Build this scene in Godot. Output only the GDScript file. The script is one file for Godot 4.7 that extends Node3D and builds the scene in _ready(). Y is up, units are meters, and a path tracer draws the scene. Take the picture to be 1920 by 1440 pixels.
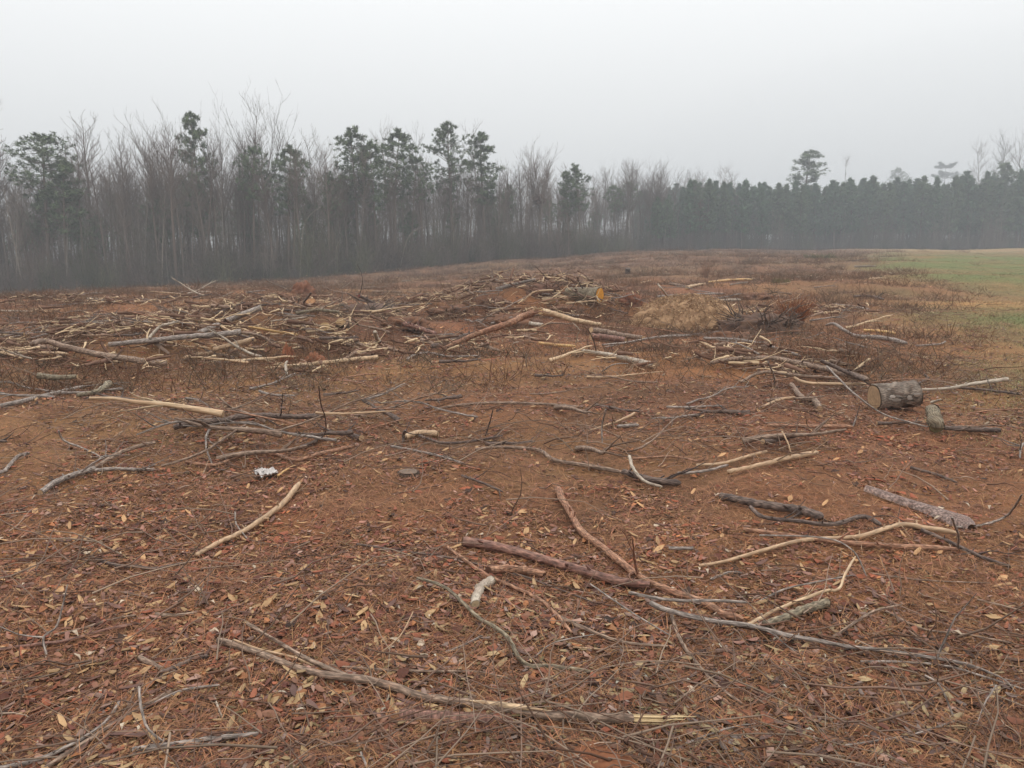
extends Node3D
# A foggy cleared woodlot: slash, litter and logs on red soil, a bare hardwood edge and a young pine stand behind.

const FOCAL := 1544.0        # focal length of the photograph, in its own pixels
const PITCH := 9.74
const EYE := 1.65

class Buf:
	var v := PackedVector3Array()
	var n := PackedVector3Array()
	var c := PackedColorArray()
	var u := PackedVector2Array()
	var i := PackedInt32Array()
	func vert(p: Vector3, nn: Vector3, col: Color, uv := Vector2.ZERO) -> int:
		v.append(p); n.append(nn); c.append(col); u.append(uv)
		return v.size() - 1
	func tri(a: Vector3, b: Vector3, d: Vector3, nn: Vector3, col: Color) -> void:
		var k := v.size()
		if (d - a).cross(b - a).dot(nn) < 0.0:
			var swap := b
			b = d
			d = swap
		v.append(a); v.append(b); v.append(d)
		n.append(nn); n.append(nn); n.append(nn)
		c.append(col); c.append(col); c.append(col)
		u.append(Vector2(a.x, a.z)); u.append(Vector2(b.x, b.z)); u.append(Vector2(d.x, d.z))
		i.append(k); i.append(k + 1); i.append(k + 2)
	func tube(p: PackedVector3Array, r: PackedFloat32Array, sides: int, col: Color, noise: FastNoiseLite = null, rough := 0.0, tip := false, col2 := Color(0, 0, 0, 0), bulge := 0.35) -> void:
		var m := p.size()
		var t := (p[1] - p[0]).normalized()
		var a := t.cross(Vector3.UP if absf(t.y) < 0.9 else Vector3.RIGHT).normalized()
		var run := 0.0
		var start := v.size()
		for k in m:
			if k > 0:
				run += p[k].distance_to(p[k - 1])
			var t2 := (p[mini(k + 1, m - 1)] - p[maxi(k - 1, 0)]).normalized()
			a = (a - t2 * a.dot(t2)).normalized()
			var b := t2.cross(a)
			for s in sides + 1:
				var w := TAU * float(s % sides) / sides
				var d := a * cos(w) + b * sin(w)
				var rr := r[k]
				var cc := col
				if noise != null:
					var q := noise.get_noise_3d((p[k].x + d.x * 0.03) * 1.0 + d.x * 1.4, p[k].y + d.y * 1.4 + run * 2.0, p[k].z + d.z * 1.4)
					rr *= 1.0 + rough * q
					var g := 1.0 + 0.55 * q
					cc = Color(col.r * g, col.g * g, col.b * g)
					if col2.a > 0.0:
						var f := clampf(0.5 + 1.6 * noise.get_noise_3d(p[k].x * 0.7 + 31.0 + d.x, p[k].y * 0.7 + d.y, p[k].z * 0.7 + run * 0.6), 0.0, 1.0)
						cc = cc.lerp(Color(col2.r * g, col2.g * g, col2.b * g), f)
				v.append(p[k] + d * rr); n.append(d); c.append(cc); u.append(Vector2(TAU * r[0] * s / sides, run))
		for k in m - 1:
			for s in sides:
				var q0 := start + k * (sides + 1) + s
				var q1 := q0 + sides + 1
				i.append(q0); i.append(q1); i.append(q0 + 1)
				i.append(q0 + 1); i.append(q1); i.append(q1 + 1)
		if tip:
			for e in [0, m - 1]:
				var k0: int = start + e * (sides + 1)
				var out: Vector3 = (p[0] - p[1]).normalized() if e == 0 else (p[m - 1] - p[m - 2]).normalized()
				var mid := vert(p[e] + out * r[e] * bulge, out, col)
				for s in sides:
					i.append(mid)
					if e == 0:
						i.append(k0 + s); i.append(k0 + s + 1)
					else:
						i.append(k0 + s + 1); i.append(k0 + s)
	func mesh(m: Material) -> ArrayMesh:
		var arr := []
		arr.resize(Mesh.ARRAY_MAX)
		arr[Mesh.ARRAY_VERTEX] = v; arr[Mesh.ARRAY_NORMAL] = n; arr[Mesh.ARRAY_COLOR] = c
		arr[Mesh.ARRAY_TEX_UV] = u; arr[Mesh.ARRAY_INDEX] = i
		var am := ArrayMesh.new()
		am.add_surface_from_arrays(Mesh.PRIMITIVE_TRIANGLES, arr)
		am.surface_set_material(0, m)
		return am

var rng := RandomNumberGenerator.new()
var n_big := FastNoiseLite.new()
var n_mid := FastNoiseLite.new()
var n_small := FastNoiseLite.new()
var n_bark := FastNoiseLite.new()
var n_zone := FastNoiseLite.new()
var used := {}
var M := {}
var masses := {}

# ---------------------------------------------------------------- naming
func numbered(called: String) -> String:
	var k: int = used.get(called, 0)
	used[called] = k + 1
	return called if k == 0 else "%s_%03d" % [called, k]

func tag(o: Node, label: String, category: String, group := "", kind := "") -> void:
	if label: o.set_meta("label", label)
	if category: o.set_meta("category", category)
	if group: o.set_meta("group", group)
	if kind: o.set_meta("kind", kind)

func put(called: String, mesh: Mesh, at := Vector3.ZERO, parent: Node = null) -> MeshInstance3D:
	var o := MeshInstance3D.new()
	o.mesh = mesh
	o.position = at
	if parent == null:
		o.name = numbered(called)
		add_child(o)
	else:
		o.name = called
		parent.add_child(o, true)
	return o

func scatter(called: String, label: String, mesh: Mesh, tr: Array, cols: PackedColorArray, parent: Node = null) -> void:
	var mm := MultiMesh.new()
	mm.transform_format = MultiMesh.TRANSFORM_3D
	mm.use_colors = true
	mm.mesh = mesh
	mm.instance_count = tr.size()
	for k in tr.size():
		mm.set_instance_transform(k, tr[k])
		mm.set_instance_color(k, cols[k])
	var o := MultiMeshInstance3D.new()
	o.multimesh = mm
	if parent == null:
		if not masses.has(called):
			var root := Node3D.new()
			root.name = called
			tag(root, label, called.replace("_", " "), "", "stuff")
			add_child(root)
			masses[called] = root
		parent = masses[called]
		o.name = "patch"
	else:
		o.name = called
	o.set_meta("kind", "stuff")
	parent.add_child(o, true)

func rr(a: float, b: float) -> float:
	return rng.randf_range(a, b)

# ---------------------------------------------------------------- terrain
func sm(a: float, b: float, x: float) -> float:
	return smoothstep(a, b, x)

func bump(x: float, z: float, cx: float, cz: float, wx: float, wz: float, h: float) -> float:
	var p := (x - cx) / wx
	var q := (z - cz) / wz
	return h * exp(-p * p - q * q)

func height(x: float, z: float) -> float:
	var d := -z
	var fall := 4.5 * log(1.0 + exp((15.0 - maxf(x, -170.0)) / 4.5))
	var h := 0.68 * sm(15.0, 120.0, d) - 0.0672 * fall * sm(11.0, 84.0, d)
	if d > 6.0 and d < 40.0:
		h += bump(x, z, -5.6, -12.2, 1.8, 1.0, 0.24) + bump(x, z, -4.6, -15.6, 2.6, 1.1, 0.4)
		h += bump(x, z, 0.8, -20.0, 2.7, 1.25, 0.78) + bump(x, z, 0.2, -17.0, 1.6, 1.0, 0.16)
		h += bump(x, z, 6.0, -19.4, 1.5, 1.0, 0.18) + bump(x, z, 3.6, -11.6, 2.0, 0.9, 0.12)
		h += bump(x, z, -7.0, -22.0, 5.0, 1.5, 0.22) + bump(x, z, 6.0, -31.0, 6.0, 2.0, 0.25)
	h += n_big.get_noise_2d(x, z) * 0.34 * sm(7.0, 34.0, d)
	h += n_mid.get_noise_2d(x, z) * 0.10 * (1.0 - 0.6 * field(x, z))
	h += n_small.get_noise_2d(x, z) * 0.02
	return h

func field(x: float, z: float) -> float:    # 1 in the mown field, 0 in the cleared wood
	var d := -z
	var edge := maxf(5.3 + 0.1 * (9.0 - d) * 0.0, 1.9 + 0.405 * d) + n_zone.get_noise_2d(x * 0.6 + 90.0, z * 0.6) * (0.9 + 0.05 * d)
	return sm(-1.3 - 0.05 * d, 1.3 + 0.06 * d, x - edge)

func ground_normal(x: float, z: float, e := 0.12) -> Vector3:
	var h := height(x, z)
	return Vector3(h - height(x + e, z), e, h - height(x, z + e)).normalized()

func sight(px: float, py: float) -> Vector3:
	var cx := (px - 960.0) / FOCAL
	var cy := (720.0 - py) / FOCAL
	var s := sin(deg_to_rad(PITCH))
	var k := cos(deg_to_rad(PITCH))
	return Vector3(cx, cy * k - s, -(k + cy * s))

func spot(px: float, py: float, lift := 0.0) -> Vector3:   # the place on the ground that was seen there when the photograph was measured
	var d := sight(px, py)
	var t := 1.2
	var last := t
	while t < 260.0:
		var p := Vector3(0, EYE, 0) + d * t
		if p.y < height(p.x, p.z) + lift:
			break
		last = t
		t *= 1.03
	for k in 14:
		var mid := (last + t) / 2.0
		var p := Vector3(0, EYE, 0) + d * mid
		if p.y < height(p.x, p.z) + lift:
			t = mid
		else:
			last = mid
	return Vector3(0, EYE, 0) + d * t

func ground_color(x: float, z: float) -> Color:
	var d := -z
	var a := n_zone.get_noise_2d(x, z)
	var b := n_zone.get_noise_2d(x * 2.7 + 400.0, z * 2.7)
	var w := n_zone.get_noise_2d(x * 0.5 - 700.0, z * 0.5)
	var c := Color(0.185, 0.084, 0.046).lerp(Color(0.085, 0.043, 0.029), clampf(0.35 + 1.1 * b, 0.0, 1.0))
	c = c.lerp(Color(0.235, 0.122, 0.058), clampf(0.25 + 1.5 * a, 0.0, 0.85))
	c = c.lerp(Color(0.135, 0.08, 0.05).lerp(Color(0.075, 0.046, 0.034), clampf(0.5 + 1.5 * b, 0.0, 1.0)), sm(26.0, 60.0, d) * 0.8)
	c = c.lerp(Color(0.15, 0.10, 0.05), clampf(w * 1.2, 0.0, 0.5))
	var f := field(x, z)
	if f > 0.0:
		var g := Color(0.205, 0.13, 0.062).lerp(Color(0.15, 0.11, 0.054), clampf(0.5 + 1.4 * b, 0.0, 1.0))
		var wet := clampf(0.05 + 1.3 * w, 0.0, 0.5)
		wet = maxf(wet, 0.95 * sm(27.0, 36.0, d) * (1.0 - sm(74.0, 92.0, d)) * clampf(0.75 + a, 0.0, 1.0))
		wet = maxf(wet, exp(-pow((x - 11.5) / 2.4, 2.0) - pow((d - 17.0) / 2.4, 2.0)))
		wet = maxf(wet, 0.35 * exp(-pow((x - 6.0) / 1.0, 2.0) - pow((d - 6.5) / 1.5, 2.0)))
		g = g.lerp(Color(0.10, 0.138, 0.048), wet * 0.95)
		g = g.lerp(Color(0.34, 0.20, 0.085), 0.95 * clampf(exp(-pow((x - 13.5) / 4.0, 2.0) - pow((d - 23.5) / 1.8, 2.0)) + exp(-pow((x - 6.9) / 1.6, 2.0) - pow((d - 12.6) / 0.9, 2.0)), 0.0, 1.0) * clampf(0.65 + 1.5 * b, 0.0, 1.0))
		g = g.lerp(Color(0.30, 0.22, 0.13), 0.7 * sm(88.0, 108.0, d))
		c = c.lerp(g, f)
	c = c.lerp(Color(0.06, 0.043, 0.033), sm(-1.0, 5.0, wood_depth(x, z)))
	return c

# the wood's edge as the photograph shows it: bearing (x over distance) and distance
func edge_distance(u: float) -> float:
	var us := [-0.9, -0.62, -0.43, -0.23, -0.10, -0.04, 0.09, 0.185, 0.28, 0.41, 0.5, 0.61, 0.9]
	var ds := [78.0, 80.0, 80.0, 83.0, 93.0, 98.0, 105.0, 112.0, 118.0, 122.0, 121.0, 118.0, 112.0]
	for k in us.size() - 1:
		if u <= us[k + 1]:
			return lerpf(ds[k], ds[k + 1], clampf((u - us[k]) / (us[k + 1] - us[k]), 0.0, 1.0))
	return 112.0

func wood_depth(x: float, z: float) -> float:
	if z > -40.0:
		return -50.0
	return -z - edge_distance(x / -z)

func foot(x: float, z: float) -> Vector3:
	return Vector3(x, height(x, z), z)

# ---------------------------------------------------------------- materials
func noise_texture(type: int, freq: float, oct: int, lo: float, hi: float, seed_: int, normal := false, size := 512) -> NoiseTexture2D:
	var f := FastNoiseLite.new()
	f.noise_type = type
	f.frequency = freq
	f.fractal_type = FastNoiseLite.FRACTAL_FBM
	f.fractal_octaves = oct
	f.seed = seed_
	var t := NoiseTexture2D.new()
	t.width = size; t.height = size
	t.seamless = true
	t.noise = f
	if normal:
		t.as_normal_map = true
		t.bump_strength = 6.0
	else:
		var g := Gradient.new()
		g.set_color(0, Color(lo, lo, lo)); g.set_color(1, Color(hi, hi, hi))
		t.color_ramp = g
	return t

func mat(rough: float, spec := 0.5) -> StandardMaterial3D:
	var m := StandardMaterial3D.new()
	m.vertex_color_use_as_albedo = true
	m.roughness = rough
	m.metallic_specular = spec
	return m

func litter_image(seed_: int) -> Image:    # fine crumbs and needles on soil, as grey values with a little warmth
	var g := RandomNumberGenerator.new()
	g.seed = seed_
	var s := 1024
	var im := Image.create(s, s, false, Image.FORMAT_RGB8)
	im.fill(Color(0.60, 0.59, 0.58))
	for k in 5200:
		var b := Vector2i(g.randi() % s, g.randi() % s)
		var w := g.randi_range(6, 26)
		var l := clampf(g.randfn(0.60, 0.07), 0.3, 0.95)
		im.fill_rect(Rect2i(b, Vector2i(w, g.randi_range(5, 20))), Color(l, l * 0.985, l * 0.96))
	for k in 26000:
		var p := Vector2(g.randf() * s, g.randf() * s)
		var a := g.randf() * TAU
		var dir := Vector2(cos(a), sin(a))
		var long_ := g.randi_range(6, 34)
		var l := clampf(g.randfn(0.62, 0.15), 0.22, 1.0)
		var c := Color(l, l * g.randf_range(0.94, 1.0), l * g.randf_range(0.86, 1.0))
		var bend := g.randf_range(-0.02, 0.02)
		for q in long_:
			im.set_pixel(int(p.x) & 1023, int(p.y) & 1023, c)
			if k % 3 == 0:
				im.set_pixel((int(p.x) + 1) & 1023, int(p.y) & 1023, c)
			p += dir
			dir = dir.rotated(bend)
	return im

func materials() -> void:
	var soil := mat(0.85, 0.35)
	var im := litter_image(5)
	var tex := ImageTexture.create_from_image(im)
	soil.albedo_texture = tex
	soil.uv1_triplanar = true
	soil.uv1_world_triplanar = true
	soil.uv1_scale = Vector3(0.62, 0.62, 0.62)
	soil.heightmap_enabled = true
	soil.heightmap_texture = tex
	soil.heightmap_scale = 1.2
	M.soil = soil
	var bark := mat(0.75, 0.4)
	bark.albedo_texture = noise_texture(FastNoiseLite.TYPE_SIMPLEX, 0.022, 5, 0.42, 1.0, 3)
	bark.normal_enabled = true
	bark.normal_texture = noise_texture(FastNoiseLite.TYPE_SIMPLEX, 0.022, 5, 0, 1, 3, true)
	bark.normal_scale = 1.2
	bark.uv1_scale = Vector3(7.0, 1.3, 1)
	M.bark = bark
	var scaly := mat(0.7, 0.45)
	scaly.albedo_texture = noise_texture(FastNoiseLite.TYPE_CELLULAR, 0.03, 3, 0.36, 1.0, 8)
	scaly.normal_enabled = true
	scaly.normal_texture = noise_texture(FastNoiseLite.TYPE_CELLULAR, 0.03, 3, 0, 1, 8, true)
	scaly.normal_scale = 1.5
	scaly.uv1_scale = Vector3(3.4, 1.2, 1)
	M.scaly = scaly
	var wood := mat(0.6, 0.4)
	wood.albedo_texture = noise_texture(FastNoiseLite.TYPE_SIMPLEX, 0.05, 4, 0.66, 1.0, 12)
	wood.uv1_scale = Vector3(9.0, 0.5, 1)
	M.wood = wood
	M.cut = mat(0.7, 0.3)
	M.leaf = mat(0.6, 0.35)
	M.needle = mat(0.7, 0.3)
	var fol := mat(0.6, 0.35)
	fol.backlight_enabled = true
	fol.backlight = Color(0.3, 0.35, 0.2)
	M.foliage = fol
	M.tree = mat(0.9, 0.2)
	M.paper = mat(0.6, 0.4)
	M.grass = mat(0.7, 0.3)

# ---------------------------------------------------------------- ground
func build_ground() -> MeshInstance3D:
	var angles := PackedFloat32Array()
	var a := -50.0
	while a < 50.0:
		angles.append(deg_to_rad(a)); a += 0.27
	while a < 310.0:
		angles.append(deg_to_rad(a)); a += 4.0
	var na := angles.size()
	var b := Buf.new()
	var r := 0.5
	var rings := 0
	while r < 640.0:
		for k in na:
			var x := sin(angles[k]) * r
			var z := -cos(angles[k]) * r
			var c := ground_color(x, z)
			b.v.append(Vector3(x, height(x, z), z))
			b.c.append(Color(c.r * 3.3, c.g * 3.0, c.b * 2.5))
			b.u.append(Vector2(x, z))
		rings += 1
		r *= 1.0165
	b.n.resize(b.v.size())
	for q in rings:
		for k in na:
			var o := q * na
			var up := mini(q + 1, rings - 1) * na
			var dn := maxi(q - 1, 0) * na
			var e := b.v[o + (k + 1) % na] - b.v[o + (k + na - 1) % na]
			var f := b.v[up + k] - b.v[dn + k]
			b.n[o + k] = f.cross(e).normalized() * (1.0 if f.cross(e).y > 0.0 else -1.0)
			if q < rings - 1:
				var p0 := o + k
				var p1 := o + (k + 1) % na
				b.i.append(p0); b.i.append(p0 + na); b.i.append(p1)
				b.i.append(p1); b.i.append(p0 + na); b.i.append(p1 + na)
	var mid := b.vert(Vector3(0, height(0, 0), 0), Vector3.UP, b.c[0])
	for k in na:
		b.i.append(mid); b.i.append(k); b.i.append((k + 1) % na)
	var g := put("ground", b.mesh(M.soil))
	tag(g, "red-brown cleared soil of the old wood, meeting a tan and green field", "ground", "", "structure")
	return g

# ---------------------------------------------------------------- litter
const LEAVES := [Color(0.255, 0.079, 0.038), Color(0.316, 0.125, 0.049), Color(0.367, 0.226, 0.111), Color(0.337, 0.206, 0.157), Color(0.087, 0.040, 0.025), Color(0.230, 0.144, 0.060), Color(0.469, 0.365, 0.264), Color(0.168, 0.053, 0.031), Color(0.265, 0.134, 0.100), Color(0.204, 0.091, 0.053)]

func shade(c: Color, by: float) -> Color:
	return Color(c.r * by, c.g * by, c.b * by)

func leaf(b: Buf, at: Transform3D, length: float, width: float, fold: float, arch: float, col: Color) -> void:
	var prof := [0.0, 0.75, 1.0, 0.62, 0.0]
	var base := b.v.size()
	for k in 5:
		var t := k / 4.0
		var y := arch * length * (1.0 - pow(2.0 * t - 1.0, 2.0))
		for s in [-1.0, 0.0, 1.0]:
			var w: float = width * 0.5 * prof[k] * rr(0.55, 1.3)
			var p := Vector3((t - 0.5) * length + rr(-0.06, 0.06) * length, y + fold * w * absf(s) + rr(-0.04, 0.04) * length, w * s)
			b.vert(at * p, (at.basis * Vector3(arch * (2.0 * t - 1.0) * 3.0, 1.0, -s * fold)).normalized(), shade(col, 0.86 if s == 0.0 else 1.0))
	for k in 4:
		for s in 2:
			var q := base + k * 3 + s
			b.i.append(q); b.i.append(q + 3); b.i.append(q + 1)
			b.i.append(q + 1); b.i.append(q + 3); b.i.append(q + 4)

func flake(b: Buf, at: Transform3D, length: float, width: float, bend: float, thick: float, col: Color) -> void:
	# an angular scale of bark: a curved plate with an uneven outline and a broken edge
	var k0 := b.v.size()
	var count := 7
	var nn := at.basis * Vector3.UP
	var top := []
	for side in 2:
		b.vert(at * Vector3(0, bend * width + (thick if side == 0 else 0.0), 0), nn * (1.0 if side == 0 else -1.0), col)
		for k in count:
			var w := TAU * k / count
			if side == 0: top.append(rr(0.55, 1.2))
			var p := Vector3(cos(w) * length * 0.5 * top[k], 0, sin(w) * width * 0.5 * top[k])
			p.y = bend * width * (1.0 - pow(2.0 * p.z / width, 2.0)) + (thick if side == 0 else 0.0)
			b.vert(at * p, (at.basis * Vector3(0, 1, 4.0 * bend * p.z / width)).normalized() * (1.0 if side == 0 else -1.0), shade(col, rr(0.8, 1.15)))
	for k in count:
		var q := (k + 1) % count
		var m := k0 + count + 1
		b.i.append(k0); b.i.append(k0 + 1 + k); b.i.append(k0 + 1 + q)
		b.i.append(m); b.i.append(m + 1 + q); b.i.append(m + 1 + k)
		b.i.append(k0 + 1 + k); b.i.append(m + 1 + k); b.i.append(k0 + 1 + q)
		b.i.append(k0 + 1 + q); b.i.append(m + 1 + k); b.i.append(m + 1 + q)

func random_turn(tilt: float) -> Basis:
	return Basis(Vector3.UP, rr(0, TAU)) * Basis(Vector3.RIGHT, rng.randfn(0.0, tilt)) * Basis(Vector3.BACK, rng.randfn(0.0, tilt))

func leaf_clump(count: int, spread: float, slim: float) -> ArrayMesh:
	var b := Buf.new()
	for k in count:
		var q := spread * sqrt(rng.randf())
		var w := rr(0, TAU)
		var at := Transform3D(random_turn(0.17), Vector3(cos(w) * q, rr(0.003, 0.017), sin(w) * q))
		var l := 0.016 + 0.055 * pow(rng.randf(), 2.2)
		var pick := rng.randi() % LEAVES.size()
		if pick == 6 and rng.randf() < 0.55: pick = 4
		if pick == 5 and rng.randf() < 0.3: pick = 7
		if pick == 1 and rng.randf() < 0.4: pick = [4, 8, 9, 2][rng.randi() % 4]
		if l > 0.045 and pick in [3, 6]: pick = 9
		var c := shade(LEAVES[pick], rr(0.5, 1.35))
		if rng.randf() < 0.55:
			flake(b, at, l * rr(0.8, 1.3), l * rr(0.25, 0.6), rr(0.0, 0.3), 0.003, c)
		else:
			leaf(b, at, l * (1.3 if slim < 0.3 else 1.0), l * slim * rr(0.7, 1.3), rr(0.0, 0.5), rr(-0.05, 0.25), c)
	return b.mesh(M.leaf)

func needle_clump(count: int, spread: float, tidy: float) -> ArrayMesh:
	var b := Buf.new()
	for k in count:
		var q := spread * sqrt(rng.randf())
		var w := rr(0, TAU)
		var p := Vector3(cos(w) * q, rr(0.0, 0.014), sin(w) * q)
		var a := rng.randfn(0.0, tidy)
		var dir := Vector3(cos(a), rng.randfn(0.0, 0.1), sin(a)).normalized()
		var l := rr(0.05, 0.15)
		var side := dir.cross(Vector3.UP).normalized() * rr(0.0006, 0.0013)
		var c := shade(Color(0.33, 0.175, 0.08).lerp(Color(0.22, 0.095, 0.052), rng.randf()), rr(0.6, 1.5))
		var m := p + dir * l * 0.5 + Vector3(0, rr(0.0, 0.014), 0)
		b.tri(p - side, m + side, m - side, Vector3.UP, c)
		b.tri(p - side, p + side, m + side, Vector3.UP, c)
		b.tri(m - side, m + side, p + dir * l, Vector3.UP, c)
	return b.mesh(M.needle)

func chip_clump(count: int, spread: float) -> ArrayMesh:    # splinters and crumbs of wood
	var b := Buf.new()
	for k in count:
		var q := spread * sqrt(rng.randf())
		var w := rr(0, TAU)
		var at := Transform3D(random_turn(0.2), Vector3(cos(w) * q, rr(0.004, 0.02), sin(w) * q))
		var pale: float = rng.randf()
		var c := Color(0.24, 0.135, 0.075).lerp(Color(0.56, 0.42, 0.28), pale * pale * pale)
		flake(b, at, rr(0.02, 0.07), rr(0.006, 0.016), 0.1, rr(0.003, 0.006), shade(c, rr(0.8, 1.3)))
	return b.mesh(M.leaf)

func wander(a: Vector3, dir: Vector3, length: float, n: int, jitter: float, rise := 0.0) -> PackedVector3Array:
	var p := PackedVector3Array([a])
	var d := dir.normalized()
	for k in n:
		d = (d + Vector3(rng.randfn(0, jitter), rng.randfn(0, jitter) + rise, rng.randfn(0, jitter))).normalized()
		p.append(p[k] + d * length / n)
	return p

func taper(n: int, r0: float, r1: float, wob := 0.0) -> PackedFloat32Array:
	var r := PackedFloat32Array()
	for k in n:
		r.append(lerpf(r0, r1, float(k) / (n - 1)) * (1.0 + rr(-wob, wob)))
	return r

func twig_clump(count: int, spread: float, flat: float) -> ArrayMesh:
	var b := Buf.new()
	for k in count:
		var q := spread * sqrt(rng.randf())
		var w := rr(0, TAU)
		var a := rr(0, TAU)
		var l := rr(0.1, 0.5)
		var p := wander(Vector3(cos(w) * q, rr(0.01, 0.05), sin(w) * q), Vector3(cos(a), rng.randfn(0.05, flat), sin(a)), l, 4, 0.16)
		var g := rng.randf()
		var c := Color(0.15, 0.085, 0.06).lerp(Color(0.38, 0.285, 0.215), g * g)
		b.tube(p, taper(5, rr(0.0013, 0.004), 0.0009), 4, shade(c, rr(0.7, 1.2)))
	return b.mesh(M.tree)

func place_on_ground(x: float, z: float, s: float, sink := 0.0) -> Transform3D:
	var n := ground_normal(x, z, 0.2)
	var bs := Basis(Quaternion(Vector3.UP, n)) * Basis(Vector3.UP, rr(0, TAU))
	return Transform3D(bs.scaled_local(Vector3(s, s * rr(0.8, 1.3), s)), foot(x, z) - n * sink)

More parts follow.
